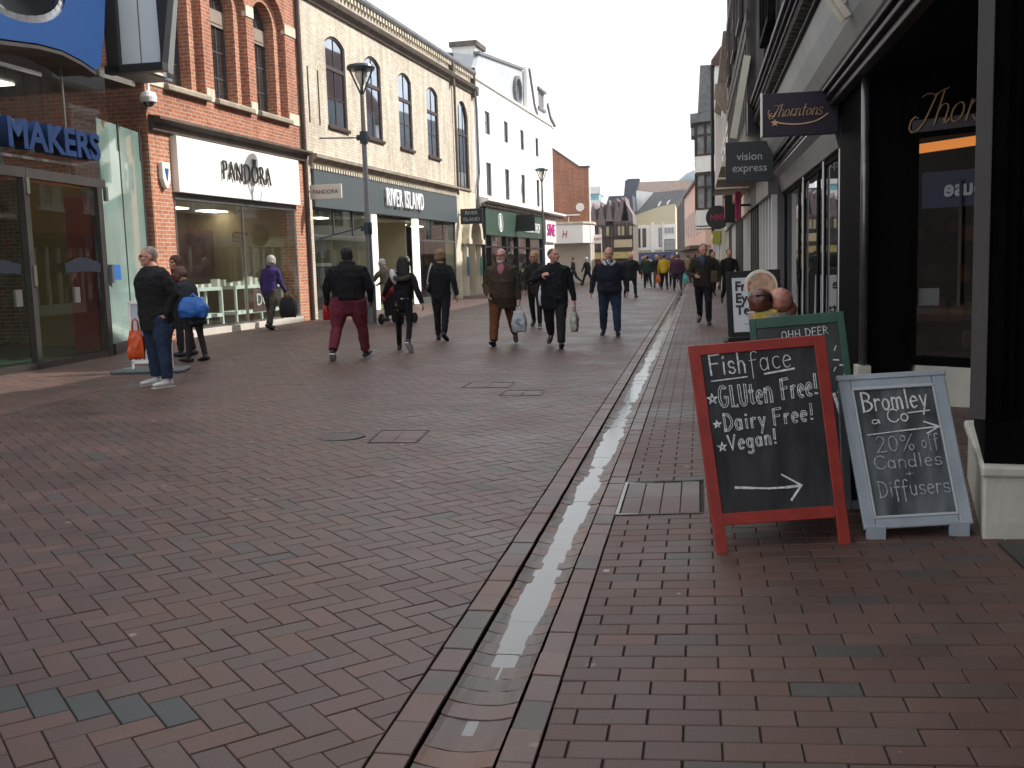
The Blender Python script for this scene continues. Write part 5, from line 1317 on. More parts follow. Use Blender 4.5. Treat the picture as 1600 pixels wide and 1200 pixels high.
def trestle(name, label, TL, TR, BL, BR, back, m_f, side=.085, top=.05, foot=(.817, .873), th=.024, bevel=.003):
    c = (sum(q[0] for q in (BL, BR))/2, (BL[1]+BR[1]+back)/3, min(BL[2], BR[2]))
    t = thing(name, label, 'A-board', c, off=c, group='chalkboard A-boards on the footway')
    b = Board(TL, TR, BL, BR); f = MB()
    b.block(f, 0, side, 0, 1, -th, 0); b.block(f, 1-side, 1, 0, 1, -th, 0)
    b.block(f, side, 1-side, 0, top, -th, .0); b.block(f, side, 1-side, foot[0], foot[1], -th, .0)
    f.build('frame', m_f, t, bevel=bevel)
    BB = Board((TL[0]+.01, TL[1]+.045, TL[2]-.01), (TR[0]-.01, TR[1]+.045, TR[2]-.01), (BL[0]-.02, back, gz(BL[0])), (BR[0]-.03, back+.12, gz(BR[0])))
    f = MB(); BB.block(f, 0, side*.8, 0, 1, -th, 0); BB.block(f, 1-side*.8, 1, 0, 1, -th, 0); BB.block(f, side*.8, 1-side*.8, 0, top, -th, 0); BB.block(f, side*.8, 1-side*.8, foot[0], foot[1], -th, 0)
    f.build('rear_frame', m_f, t, bevel=bevel)
    pn = MB(); BB.block(pn, side*.8, 1-side*.8, top, foot[0], -th*.7, -.006); pn.build('rear_panel', m_board, t)
    h = MB()
    for u in (.12, .88): p, q = b.P(u, .01, -.012), BB.P(u, .01, -.012); h.bar(p, q, .03, .012)
    h.build('hinge', m_steel, t)
    return t, b
random.seed(21)
m_red = mat('red_paint', (.29, .028, .020), .5, var=.18, scale=9, bump=.12, bscale=60)
t, b = trestle('chalkboard_sign', 'red framed chalkboard with a list of free-from foods and an arrow', (-.055, 5.12, .989), (.611, 5.24, 1.026), (.074, 4.832, .022), (.704, 4.955, .047), 5.46, m_red)
pm = MB(); b.block(pm, .085, .915, .05, .817, -.018, -.007); pn = pm.build('panel', smudgy('dusty_black', (.010, .010, .012), (.045, .045, .048)), t)
ck = MB(); d0 = b.n*-.007
class _S: pass
for p_ in b.c: p_ += b.n*-.0065
b.write(ck, 'Fish', .135, .152, .40, .150, .098, .0075); b.write(ck, 'face', .43, .150, .74, .140, .098, .0045)
b.stroke(ck, [(.14, .182), (.40, .172)], .008); b.stroke(ck, [(.53, .165), (.745, .153)], .010)
b.write(ck, 'GLUteN', .175, .312, .57, .305, .100, .0036, .0055); b.write(ck, 'Free!', .635, .300, .895, .285, .100, .0036, .0055)
b.write(ck, 'Dairy', .185, .425, .49, .420, .078, .0036, .0045); b.write(ck, 'Free!', .55, .418, .84, .405, .078, .0036, .0045)
b.write(ck, 'Vegan!', .195, .520, .55, .505, .070, .0036, .004)
for u, v, r_ in ((.125, .268, .026), (.135, .392, .019), (.15, .502, .022)): star(b, ck, u, v, r_, .005)
b.stroke(ck, [(.21, .700), (.33, .708), (.45, .715), (.58, .715), (.685, .712)], .011); b.stroke(ck, [(.56, .655), (.69, .710), (.605, .775)], .010)
o = ck.build('chalk_writing', m_chalk, t)
for p_ in b.c: p_ += b.n*.0065

m_gryf = mat('blue_grey_paint', (.31, .345, .39), .5, var=.12, scale=6, bump=.15, bscale=50)
t, b = trestle('chalkboard_sign', 'blue grey framed chalkboard advertising candles and diffusers with an arrow', (.678, 5.30, .805), (1.182, 5.30, .832), (.772, 5.02, .10), (1.277, 5.06, .129), 5.60, m_gryf, side=.12, top=.085, foot=(.93, 1.0), th=.03, bevel=.007)
f = MB(); b.block(f, .115, .885, .075, .095, -.02, .004); b.block(f, .115, .885, .918, .935, -.02, .004); b.block(f, .115, .135, .095, .918, -.02, .004); b.block(f, .865, .885, .095, .918, -.02, .004)
f.build('inner_moulding', mat('pale_moulding', (.42, .44, .47), .5), t, bevel=.003)
f = MB(); b.block(f, -.012, 1.012, -.012, .025, -.034, .006); f.build('top_rail', m_gryf, t, bevel=.004)
for u in (.11, .87):
    p = b.P(u, 1.0, -.015); g0 = gz(p.x)
    MB().box(p.x-.045, p.x+.045, p.y-.02, p.y+.015, g0, p.z+.02).build('foot', m_gryf, t, bevel=.003)
pm = MB(); b.block(pm, .135, .865, .095, .918, -.02, -.009); pm.build('panel', smudgy('smudged_slate', (.024, .028, .033), (.15, .165, .178)), t)
for p_ in b.c: p_ += b.n*-.0085
ck = MB(); b.write(ck, 'Bromley', .185, .235, .80, .225, .125, .008); b.stroke(ck, [(.60, .262), (.80, .252)], .005); b.write(ck, '&', .25, .325, .33, .322, .06, .005); b.write(ck, 'Co', .40, .318, .60, .312, .085, .0062)
b.stroke(ck, [(.19, .392), (.5, .377), (.85, .362)], .0062); b.stroke(ck, [(.73, .325), (.86, .361), (.74, .402)], .0062)
ck.build('chalk_writing', m_chalk, t)
ck = MB(); b.write(ck, '20%', .25, .512, .60, .508, .105, .0052); b.write(ck, 'off', .67, .495, .83, .485, .08, .0045)
b.write(ck, 'Candles', .20, .62, .83, .61, .085, .005); b.write(ck, '+', .48, .675, .55, .675, .05, .005); b.write(ck, 'Diffusers', .20, .80, .855, .79, .10, .0052)
ck.build('faint_chalk_writing', m_chalk2, t)

m_grnf = mat('green_paint', (.018, .075, .050), .5, var=.15, scale=8)
t, b = trestle('chalkboard_sign', 'dark green framed chalkboard standing behind the red framed one', (.28, 6.0, 1.064), (.799, 6.0, 1.10), (.36, 5.74, .03), (.90, 5.74, .055), 6.35, m_grnf, side=.07, top=.055, foot=(.85, .9))
pm = MB(); b.block(pm, .07, .93, .055, .85, -.018, -.007); pm.build('panel', smudgy('green_slate', (.018, .02, .022), (.05, .055, .055)), t)
for p_ in b.c: p_ += b.n*-.0065
ck = MB(); b.write(ck, 'OHH', .33, .122, .53, .117, .04, .0042); b.write(ck, 'DEER', .58, .116, .82, .110, .04, .0042)
for k, (u, v) in enumerate(((.86, .20), (.84, .25), (.90, .28), (.83, .31), (.93, .33), (.85, .36), (.93, .39), (.84, .42))): b.stroke(ck, [(u, v), (u+(.05 if k % 3 else .02), v+(.003 if k % 3 else -.02))], .008)
b.stroke(ck, [(.80, .43), (.85, .56), (.89, .55)], .014)
b.stroke(ck, [(.9, .45), (.91, .56)], .010)
ck.build('chalk_writing', m_chalk, t)

# black plastic pavement sign with a poster
t = thing('pavement_sign', 'black framed pavement sign with white eye test poster', 'A-board', (.86, 16.8, gz(.86)), off=(.86, 16.8, gz(.86)))
b = Board((.43, 16.85, 1.19), (1.27, 16.85, 1.21), (.47, 16.7, .14), (1.31, 16.7, .16))
f = MB(); b.block(f, 0, .1, 0, 1, -.03, 0); b.block(f, .9, 1, 0, 1, -.03, 0); b.block(f, .1, .9, 0, .1, -.03, 0); b.block(f, .1, .9, .92, 1, -.03, 0)
f.build('frame', m_blk2, t, bevel=.01)
f = MB(); b.block(f, .0, 1, .0, 1, -.4, -.37); f.build('rear_frame', m_blk2, t)
f = MB().bar((.45, 16.6, .12), (1.33, 16.6, .14), .3, .08).bar((.42, 16.5, .08), (.42, 17.3, .08), .05).bar((1.33, 16.5, .1), (1.33, 17.3, .1), .05); f.build('base', m_blk2, t, bevel=.01)
f = MB(); b.block(f, .1, .9, .1, .92, -.02, -.01); f.build('poster', mat('poster_white', 'd8dade', .4, var=.03), t)
for k, s_ in enumerate(('Free', 'Eye', 'Tests')):
    p = b.P(.15, .235+.18*k, .0); text('lettering', s_, mat('letter_black', '2a2428', .5), t, p, .21, rot=(84, 0, 1), ext=.003, align='LEFT', off=.006, sx=.95)
f = MB(); b.stroke(f, [(.3, .8), (.7, .8)], .006, -.005); f.build('small_print', MATS['letter_black'], t)

# big fibreglass ice cream
t = thing('ice_cream_sign', 'oversized moulded ice cream sundae with round painted disc above green board', 'sign', (.45, 6.9, gz(.45)), off=(.45, 6.9, gz(.45)))
d_ = MB(); v_, f_ = slab_data([(.40+.105*cos(2*pi*k/36), 1.225+.108*sin(2*pi*k/36)) for k in range(36)], [], 6.9, 6.96); d_.add(v_, f_); d_.build('disc_rim', mat('ice_cream_white', 'dcd3c4', .35), t, bevel=.008)
d_ = MB(); v_, f_ = slab_data([(.40+.088*cos(2*pi*k/36), 1.225+.09*sin(2*pi*k/36)) for k in range(36)], [], 6.89, 6.9); d_.add(v_, f_)
m_, t_, b_ = newmat('painted_swirl'); n = t_.nodes.new('ShaderNodeTexNoise'); n.inputs['Scale'].default_value = 9; r = t_.nodes.new('ShaderNodeValToRGB')
r.color_ramp.elements[0].position = .42; r.color_ramp.elements[0].color = lin('9c6a4c'); r.color_ramp.elements[1].position = .56; r.color_ramp.elements[1].color = lin('b98a70'); e_ = r.color_ramp.elements.new(.48); e_.color = lin('c9ab92'); e_ = r.color_ramp.elements.new(.66); e_.color = lin('7fb3a8')
tc = t_.nodes.new('ShaderNodeTexCoord'); t_.links.new(tc.outputs['Object'], n.inputs['Vector']); t_.links.new(n.outputs['Fac'], r.inputs[0]); t_.links.new(r.outputs[0], b_.inputs['Base Color'])
d_.build('painted_disc', m_, t)
tq = MB(); v_, f_ = slab_data([(.315, 1.185), (.40, 1.20), (.485, 1.185), (.48, 1.16), (.32, 1.16)], [], 6.875, 6.889); tq.add(v_, f_); tq.build('painted_band', mat('pale_teal', '8ab5ac', .5), t)
def scoop(name, c, r, col, seed):
    bm = bmesh.new(); bmesh.ops.create_icosphere(bm, subdivisions=4, radius=1)
    for v in bm.verts:
        k = 1+.07*noise.noise(v.co*1.7+Vector((seed, 0, 0)))+.035*noise.noise(v.co*5+Vector((seed, 3, 0)))
        if v.co.z < -.45: k *= 1.08
        v.co = Vector((v.co.x*k*r, v.co.y*k*r, v.co.z*k*r*.92))+Vector(c)-Vector(OFF[t.name])
    me = bpy.data.meshes.new(name); bm.to_mesh(me); bm.free(); return link_mesh(name, me, mat('scoop_'+col, col, .35, var=.3, scale=22, bump=.4), t, smooth=True)
scoop('chocolate_scoop', (.395, 6.80, 1.135), .082, '5e3226', 1)
scoop('strawberry_scoop', (.515, 6.82, 1.14), .080, 'b07868', 4)
scoop('side_scoop', (.565, 6.87, 1.075), .06, '94604c', 7)
w_ = MB(); w_.prism([(.34, 1.05), (.43, 1.09), (.5, 1.075), (.48, .98), (.36, .98)], 6.76, 6.82); w_.build('wafer', mat('lemon_wafer', 'c9b04a', .5, var=.2, scale=20), t, bevel=.01)
g_ = MB(); g_.bar((.36, 6.73, 1.17), (.45, 6.73, 1.175), .012).ell((.44, 6.745, 1.15), (.022, .012, .03), n=10); g_.build('spoon', m_blk2, t)
MB().lathe([(.2, 0), (.2, .05), (.06, .1), (.05, .75), (.14, .98), (.15, 1.02)], (.46, 6.9, gz(.45)), n=20).build('stand', mat('stand_cream', 'b8ab96', .5), t)

# sign stand base near the shopping centre doors
t = thing('banner_stand', 'pale grey pavement sign on a flat base behind the bald man', 'banner stand', (-7.36, 12.85, gz(-7)), rotz=R(8))
MB().prismz([(-.5, -.25), (.5, -.25), (.42, .3), (-.42, .3)], .0, .05).build('base', mat('base_grey', '5a6266', .5), t, bevel=.02)
f = MB().box(.24, .28, -.03, .03, .05, .95).box(-.28, -.24, -.03, .03, .05, .95).box(-.28, .28, -.03, .03, .93, .97).box(-.28, .28, -.03, .03, .12, .16); f.build('frame', m_whitep, t)
MB().box(-.24, .24, -.015, .015, .16, .93).build('panel', mat('sign_pale', 'b8c0c6', .4, var=.08), t)
# ------------------------------------------------------------------ people
m_eye = mat('eye_dark', '201a18', .2)
SK = {'fair': 'c48e76', 'pink': 'cb9280', 'dark': '4a2e20', 'tan': 'a87a60'}
def cloth(col, rough=.85): return mat('cloth_'+col, tuple(v*.86 for v in lin(col)[:3]), rough, var=.28, scale=5, bump=.4, bscale=90, spec=.25)
def dirv(f, o, s): return Vector((s*sin(R(o)), sin(R(f))*cos(R(o)), -cos(R(f))*cos(R(o))))
TEX = {}
def fold_tex(size):
    if size not in TEX:
        t = bpy.data.textures.new('folds', 'CLOUDS'); t.noise_scale = size; t.noise_depth = 3; TEX[size] = t
    return TEX[size]
def fuse(mb, name, m, parent, vox=.012, folds=0, fs=.09, sm=2):
    o = mb.build(name, m, parent)
    r = o.modifiers.new('fuse', 'REMESH'); r.mode = 'VOXEL'; r.voxel_size = vox; r.use_smooth_shade = True
    s = o.modifiers.new('smooth', 'SMOOTH'); s.factor = .5; s.iterations = sm
    if folds:
        d = o.modifiers.new('folds', 'DISPLACE'); d.texture = fold_tex(fs); d.strength = folds; d.mid_level = .5; d.texture_coords = 'LOCAL'
    return o
def person(label, x, y, yaw, h, wid=1., fem=False, skin='fair', legs=((18, 12, 3), (-16, 22, 3)), arms=((12, 10, 22, 4), (-10, 10, 15, 4)),
           coat='24262a', coatz=.47, coatw=1., trou='26324a', trw=1., shoe='1a1818', sole=None, hair=None, hairstyle='short', head=(0, 0), lean=4, belly=0.,
           det=1, extra=None, skirt=None, group=None, collar=None, beard=None, glasses=False, sleeve=.96, vest=None, taper=1.):
    """yaw 0 faces up the street (away from the camera), 180 faces the camera. legs: (thigh forward, knee bend, apart); arms: (forward, out, elbow, forearm out)"""
    P = thing('person', label, 'person', (x, y, gz(x)), R(yaw), group=group)
    vx = {1: .009, 2: .012, 3: .02}[det]
    B = MB(); J = {}
    hipz = .515*h; sh = (.100 if fem else .112)*h*(.5+.5*wid); ln = Matrix.Rotation(R(-lean), 3, 'X')
    ft = []
    for s, (f, k, o_) in zip((-1, 1), legs):
        hp = Vector((s*.052*h*wid, 0, hipz)); kn = hp+dirv(f, o_, s)*.245*h; an = kn+dirv(f-k, o_*.5, s)*.235*h
        toe = R(max(-40, min(28, (f-k)*.9))) ; ft.append((hp, kn, an, toe, s))
    zmin = min(a[2].z-(.17*h*.35*max(0, -sin(a[3]))) for a in ft)-.052*h
    dz = -zmin
    ft = [(a+Vector((0, 0, dz)), b+Vector((0, 0, dz)), c+Vector((0, 0, dz)), d, s) for a, b, c, d, s in ft]
    base = Vector((0, 0, hipz+dz))
    def T(px, py, pz): return base+ln @ Vector((px*h, py*h, pz*h-.515*h))
    w = wid
    for hp, kn, an, toe, s in ft:
        B.tube([hp, hp.lerp(kn, .5), kn, kn.lerp(an, .35), an], [.052*h*w, .044*h*w, .032*h, .031*h, .021*h], n=12)
        fd = Vector((s*.18, cos(toe), sin(toe))).normalized()
        B.tube([an-fd*.005*h+Vector((0, 0, -.02*h)), an+fd*.06*h+Vector((0, 0, -.03*h))], [.017*h, .013*h], n=8)
    tr = [(.47, .07, .05), (.52, .09, .062), (.58, .082, .058), (.66, .086, .060), (.74, .094, .064), (.79, .098, .058), (.825, .075, .045), (.85, .036, .036)]
    B.tube([T(0, 0, z) for z, _, _ in tr], [(a*h*(w if z < .78 else (.5+.5*w)), b*h*w) for z, a, b in tr], n=20, ref=(1, 0, 0))
    B.tube([T(0, .002, .83), T(0, .012, .88)], .034*h, n=12)
    hy, hp_ = head
    HR = Matrix.Rotation(R(hy), 3, 'Z') @ Matrix.Rotation(R(hp_), 3, 'X'); hc = T(0, .018, .928); k = h*1.09
    def HP(a, b, c): return hc+HR @ Vector((a*k, b*k, c*k))
    B.ell(HP(0, -.004, .014), (.044*k, .054*k, .054*k), HR, 18, 12); B.ell(HP(0, .012, -.024), (.036*k, .040*k, .042*k), HR, 16, 10)
    B.ell(HP(0, .036, -.046), (.019*k, .016*k, .014*k), HR); B.ell(HP(0, .052, -.010), (.0085*k, .014*k, .015*k), HR); B.ell(HP(0, .046, .004), (.006*k, .010*k, .018*k), HR)
    B.ell(HP(0, .046, .018), (.034*k, .010*k, .006*k), HR); B.ell(HP(0, .047, -.030), (.014*k, .007*k, .006*k), HR)
    for s in (-1, 1):
        B.ell(HP(s*.045, -.004, -.004), (.005*k, .012*k, .018*k), HR); B.ell(HP(s*.026, .034, -.012), (.013*k, .014*k, .013*k), HR)
    hands = []
    Jm = MB()
    for s, (f, o_, e, fo) in zip((-1, 1), arms):
        S = T(0, 0, .80)+ln @ Vector((s*sh, 0, 0)); el = S+dirv(f, o_, s)*.178*h; fd = dirv(f+e, fo, s); wr = el+fd*.148*h
        B.tube([S, S.lerp(el, .5), el, wr], [.022*h, .024*h, .020*h, .0155*h], n=10)
        inw = Vector((-s, 0, 0)); inw = (inw-fd*inw.dot(fd)).normalized(); wd = fd.cross(inw).normalized()
        if wd.y < 0: wd = -wd
        B.tube([wr-fd*.005*h, wr+fd*.028*h, wr+fd*.052*h], [(.0155*h, .011*h), (.023*h, .010*h), (.021*h, .009*h)], n=10, ref=wd)
        if det <= 2:
            for q, L in ((-.0165, .036), (-.0055, .043), (.0055, .046), (.0165, .041)):
                p0 = wr+fd*.046*h+wd*q*h; c1 = (fd+inw*.35).normalized(); c2 = (fd*.55+inw*.85).normalized()
                p1 = p0+c1*L*.45*h; p2 = p1+(c1+c2).normalized()*L*.35*h; p3 = p2+c2*L*.25*h
                B.tube([p0, p1, p2, p3], [.0052*h, .005*h, .0046*h, .004*h], n=6)
            p0 = wr+fd*.016*h+wd*.018*h; B.tube([p0, p0+(fd*.6+wd*.7+inw*.3)*.022*h, p0+(fd*.95+wd*.75+inw*.5)*.036*h], [.0062*h, .0056*h, .0045*h], n=6)
        else: B.ell(wr+fd*.07*h, (.016*h, .016*h, .024*h), None, 8, 6)
        hands.append(wr+fd*.062*h+inw*.012*h)
        J[s] = (S, el, wr, fd)
    body = fuse(B, 'body', mat('skin_'+skin, SK[skin], .55, var=.08, scale=12, spec=.35), P, vx, sm=1)
    if hy < 400 and det <= 2:
        for s in (-1, 1):
            MB().ell(HP(s*.0165, .0445, .004), (.0065*k, .004*k, .0035*k), HR, 8, 6).build('eye', m_eye, P)
        MB().ell(HP(0, .0535, -.030), (.013*k, .003*k, .0025*k), HR, 8, 6).build('mouth', mat('lips', '7a443c', .5), P)
    # clothes
    C = MB(); cw = coatw*w
    rows = [(coatz-.015, .093*taper, .066*taper), (.52, .100, .070), (.58, .096, .068), (.66, .099, .071), (.74, .106, .074), (.79, .108, .066), (.825, .082, .052), (.852, .046, .044)]
    rows = [r_ for r_ in rows if r_[0] >= coatz-.016]
    C.tube([T(0, belly*(.5 if z < .7 and z > .5 else .15)*.06, z) for z, _, _ in rows], [(a*h*(cw*(.97 if z < .7 else 1.0) if z < .78 else .3+.7*cw), b*h*cw*(1+belly*(.3 if .5 < z < .7 else .1))) for z, a, b in rows], n=24, ref=(1, 0, 0), cap=False)
    for s in (-1, 1):
        S, el, wr, fd = J[s]; we = el.lerp(wr, sleeve)
        C.tube([S+Vector((-s*.025*h, 0, -.012*h)), S+Vector((-s*.006*h, 0, -.012*h)), S.lerp(el, .4), el, el.lerp(wr, .5), we], [.040*h*(.6+.4*cw), .043*h*(.6+.4*cw), .038*h*(.6+.4*cw), .034*h*(.7+.3*cw), .031*h, .0255*h], n=14)
    fuse(C, 'jacket', cloth(coat), P, vx+.001, folds=.030 if det < 3 else .014, fs=.07*h/1.6, sm=2)
    Tr = MB()
    Tr.tube([T(0, 0, .455), T(0, 0, .50), T(0, 0, .56), T(0, 0, .60)], [(.062*h*w, .055*h*w), (.094*h*w, .066*h*w), (.090*h*w, .064*h*w), (.084*h*w, .060*h*w)], n=20, ref=(1, 0, 0))
    for hp, kn, an, toe, s in ft:
        Tr.tube([hp+Vector((0, 0, .02*h)), hp.lerp(kn, .5), kn, kn.lerp(an, .45), an.lerp(kn, .04)], [.060*h*w*(.6+.4*trw), .051*h*w*(.6+.4*trw), .041*h*trw, .038*h*trw, .033*h*trw], n=16, cap=False)
    if skirt:
        fuse(Tr, 'tights', cloth(trou), P, vx+.001, folds=.004, sm=1)
        K = MB(); K.tube([T(0, 0, .58), T(0, 0, .50), T(0, 0, skirt[1]+.02), T(0, 0, skirt[1])], [(.084*h*w, .062*h*w), (.098*h*w, .072*h*w), (.115*h*w, .085*h*w), (.118*h*w, .088*h*w)], n=20, ref=(1, 0, 0), cap=False)
        fuse(K, 'skirt', cloth(skirt[0]), P, vx+.002, folds=.02, sm=1)
    else: fuse(Tr, 'trousers', cloth(trou), P, vx+.001, folds=.022 if trw > .9 else .007, fs=.06, sm=2)
    for hp, kn, an, toe, s in ft:
        fd = Vector((s*.16, cos(toe), sin(toe))).normalized(); dn = Vector((0, -sin(toe), cos(toe)))
        S_ = MB(); hl = an-fd*.028*h-dn*.030*h
        S_.tube([hl, hl+fd*.05*h, hl+fd*.105*h, hl+fd*.14*h], [(.024*h, .026*h), (.026*h, .028*h), (.029*h, .020*h), (.022*h, .014*h)], n=12, ref=(1, 0, 0))
        S_.tube([an+dn*.012*h, an-dn*.028*h], [.025*h, .027*h], n=10)
        fuse(S_, 'shoe', mat('shoe_'+shoe, shoe, .5), P, vx, sm=1)
        if sole and det < 3:
            Z = MB(); q = hl-dn*.022*h; Z.bar(q-fd*.02*h, q+fd*.155*h, .054*h, .013*h, up=dn); Z.build('sole', mat('sole_'+sole, sole, .6), P, bevel=.008)
    if hair:
        H_ = MB(); hm = mat('hair_'+hair, hair, .6, var=.4, scale=40, bump=.6, bscale=150)
        if hairstyle == 'bald':
            for s in (-1, 1): H_.ell(HP(s*.036, -.018, -.010), (.011*k, .030*k, .022*k), HR)
            H_.ell(HP(0, -.046, -.014), (.034*k, .012*k, .024*k), HR)
        elif hairstyle == 'stubble':
            H_.ell(HP(0, -.010, .020), (.0455*k, .0545*k, .051*k), HR, 18, 12)
        elif hairstyle == 'short':
            H_.ell(HP(0, -.014, .022), (.049*k, .053*k, .053*k), HR, 18, 12); H_.ell(HP(0, -.036, -.012), (.038*k, .026*k, .034*k), HR)
        elif hairstyle == 'bob':
            H_.ell(HP(0, -.010, .022), (.055*k, .060*k, .054*k), HR, 18, 12); H_.ell(HP(0, -.032, -.010), (.053*k, .036*k, .042*k), HR)
            for s in (-1, 1): H_.ell(HP(s*.044, .004, -.012), (.014*k, .026*k, .038*k), HR)
        elif hairstyle == 'long':
            H_.ell(HP(0, -.010, .022), (.052*k, .058*k, .054*k), HR, 18, 12)
            H_.tube([HP(0, -.035, .01), HP(.004, -.055, -.06), HP(.008, -.065, -.13), HP(.012, -.06, -.18)], [(.050*k, .030*k), (.048*k, .022*k), (.038*k, .018*k), (.02*k, .010*k)], n=14, ref=(1, 0, 0))
            for s in (-1, 1): H_.tube([HP(s*.044, .0, .01), HP(s*.05, .004, -.05), HP(s*.05, .01, -.10)], [.018*k, .018*k, .010*k], n=8)
        fuse(H_, 'hair', hm, P, vx, folds=.008, fs=.02, sm=1)
    if beard:
        b_ = MB(); b_.ell(HP(0, .036, -.052), (.027*k, .020*k, .016*k), HR); b_.ell(HP(0, .050, -.024), (.016*k, .006*k, .005*k), HR)
        for s in (-1, 1): b_.ell(HP(s*.030, .018, -.034), (.010*k, .022*k, .022*k), HR)
        fuse(b_, 'beard', mat('beard_'+beard, beard, .7, var=.3, scale=40), P, vx*.8, sm=1)
    if glasses:
        g = MB()
        for s in (-1, 1):
            for q in range(10):
                a, c = q*2*pi/10, (q+1)*2*pi/10; g.bar(HP(s*.018+.013*cos(a), .056, .003+.009*sin(a)), HP(s*.018+.013*cos(c), .056, .003+.009*sin(c)), .0024*k)
            g.bar(HP(s*.031, .055, .005), HP(s*.046, .0, .004), .0024*k)
        g.bar(HP(-.005, .057, .005), HP(.005, .057, .005), .0024*k); g.build('glasses', m_blackp, P)
    if collar:
        c = MB()
        for q in range(14):
            a, e = q*2*pi/14+.5, (q+1)*2*pi/14+.5
            if collar[1] and -.35 < cos((a+e)/2-pi/2)-1 < 0: continue
            ra, rb, zc = (.072, .062, .832) if collar[2] >= .03 and vest else (.050, .044, .845)
            c.tube([T(ra*cos(a), rb*sin(a)+.006, zc), T(ra*cos(e), rb*sin(e)+.006, zc)], (collar[2] if ra < .06 else .019)*h, n=8)
        fuse(c, 'collar', cloth(collar[0]), P, vx, folds=.006, sm=1)
    if vest:
        yv = .060*cw+.024; v = MB(); v.tube([T(0, .02, .85), T(0, yv*.62, .825), T(0, yv*.92, .79), T(0, yv*1.04, .755), T(0, yv*1.06, .73)], [(.042*h, .034*h), (.044*h, .024*h), (.036*h, .014*h), (.020*h, .010*h), (.004*h, .005*h)], n=12, ref=(1, 0, 0)); v.build('shirt', cloth(vest), P, smooth=True)
    W = Matrix.Translation((x, y, gz(x))) @ Matrix.Rotation(R(yaw), 4, 'Z')
    return P, T, HP, J, hands, W, h
def to_world(W, p): return W @ Vector(p)
def carrier(label, hand, col, w=.28, h=.34, yaw=0, name='carrier_bag', handle=.14, mark=None, d=.09, cat='bag', rough=.35):
    """a limp bag hanging from the hand at a world point"""
    t = thing(name, label, cat, hand, R(yaw))
    bm = bmesh.new(); bmesh.ops.create_cube(bm, size=1); bmesh.ops.subdivide_edges(bm, edges=bm.edges[:], cuts=9, use_grid_fill=True)
    for v in bm.verts:
        x, y, z = v.co; q = .5-z
        fx = w*(.62+.38*min(1, q*2.2))*(1-.12*max(0, q-.8)*5*abs(x)*2); fy = d*(.35+.9*sin(pi*min(1, q*.8+.12)))
        nn = noise.noise(Vector((x*4+hand[0], y*2+hand[1], z*5)))*.03
        v.co = Vector((x*fx+nn*.6, y*fy+nn, -handle-q*h+(.02*noise.noise(Vector((x*6, 0, hand[0]))) if q > .9 else 0)))
    me = bpy.data.meshes.new('bag_body'); bm.to_mesh(me); bm.free(); o = link_mesh('bag_body', me, mat('bag_'+col, col, rough, var=.2, scale=7, bump=.4, bscale=20), t, smooth=True)
    g = MB()
    for yy in (-.012, .012):
        for s in (-1, 1): g.tube([(0, yy, 0), (s*.03, yy, -.03), (s*w*.2, yy, -handle-.02)], [.009, .008, .012], n=6)
    g.build('handle', MATS['bag_'+col], t, smooth=True)
    if mark: MB().ell((0, -d*.55, -handle-h*.5), (w*.25, .012, h*.16), None, 12, 8).build('printed_mark', mat('mark_'+mark, mark, .5), t)
    return t

WALK = ((24, 8, 2), (-22, 28, 2))
# bald man, left
r = person('bald man in a dark jacket and jeans standing with hands in pockets', -6.32, 11.2, 146, 1.62, 1.36, legs=((3, 3, 8), (-2, 2, 8)), arms=((-20, 22, 42, -16), (-20, 20, 40, -14)),
    coat='1f1f20', coatz=.41, coatw=1.26, trou='2a3852', trw=1.25, shoe='c9c6c2', sole='b8b4ae', hair='9a8a80', hairstyle='stubble', head=(-18, 0), skin='pink', glasses=True, collar=('1f1f20', False, .018), lean=2)
hw = to_world(r[5], r[4][1])
carrier('orange plastic carrier bag held by the bald man', (-6.62, 11.22, .90), 'd8541c', .19, .34, 20)
# two people behind him
r = person('short woman in a dark grey coat and skirt bending her head over her bag', -7.45, 14.25, 78, 1.42, 1.05, fem=True, legs=((6, 6, 3), (-5, 6, 3)), arms=((28, 8, 70, -18), (24, 8, 62, -18)),
    coat='34383c', coatz=.42, coatw=1.15, trou='3a383a', trw=.85, shoe='1c1a1a', hair='6a4a3c', hairstyle='bob', head=(0, -35), lean=16, skirt=('2a2a2c', .36), skin='tan', taper=1.25)
carrier('bright blue shopping bag carried by the short woman', (-7.33, 14.05, 1.12), '2f6fc4', .42, .30, 6, handle=.05, d=.12)
person('brown haired woman in a plum top mostly hidden behind the bald man', -8.12, 15.2, 95, 1.58, .95, fem=True, legs=((4, 4, 3), (-4, 5, 3)), arms=((12, 8, 40, -8), (10, 8, 40, -8)),
    coat='5a3038', coatz=.44, trou='2a2a30', hair='5a3626', hairstyle='long', head=(60, -5), skin='fair')
# purple coat
r = person('grey haired woman in a purple jacket walking along the shop window', -9.54, 21.9, -12, 1.66, 1.05, fem=True, legs=((14, 10, 3), (-14, 16, 3)), arms=((-6, 12, 22, 4), (10, 10, 20, 6)),
    coat='3f2e66', coatz=.47, coatw=1.12, trou='4c463f', trw=1.05, shoe='1c1a1a', hair='a8a49c', hairstyle='bob', head=(-8, -8), lean=8, collar=('3f2e66', False, .022))
hw = to_world(r[5], r[4][1]); carrier('dark backpack hanging from the purple jacketed woman\'s hand', (hw.x+.02, hw.y, hw.z+.04), '24242a', .36, .46, 10, handle=.07, d=.2, name='backpack', rough=.8)
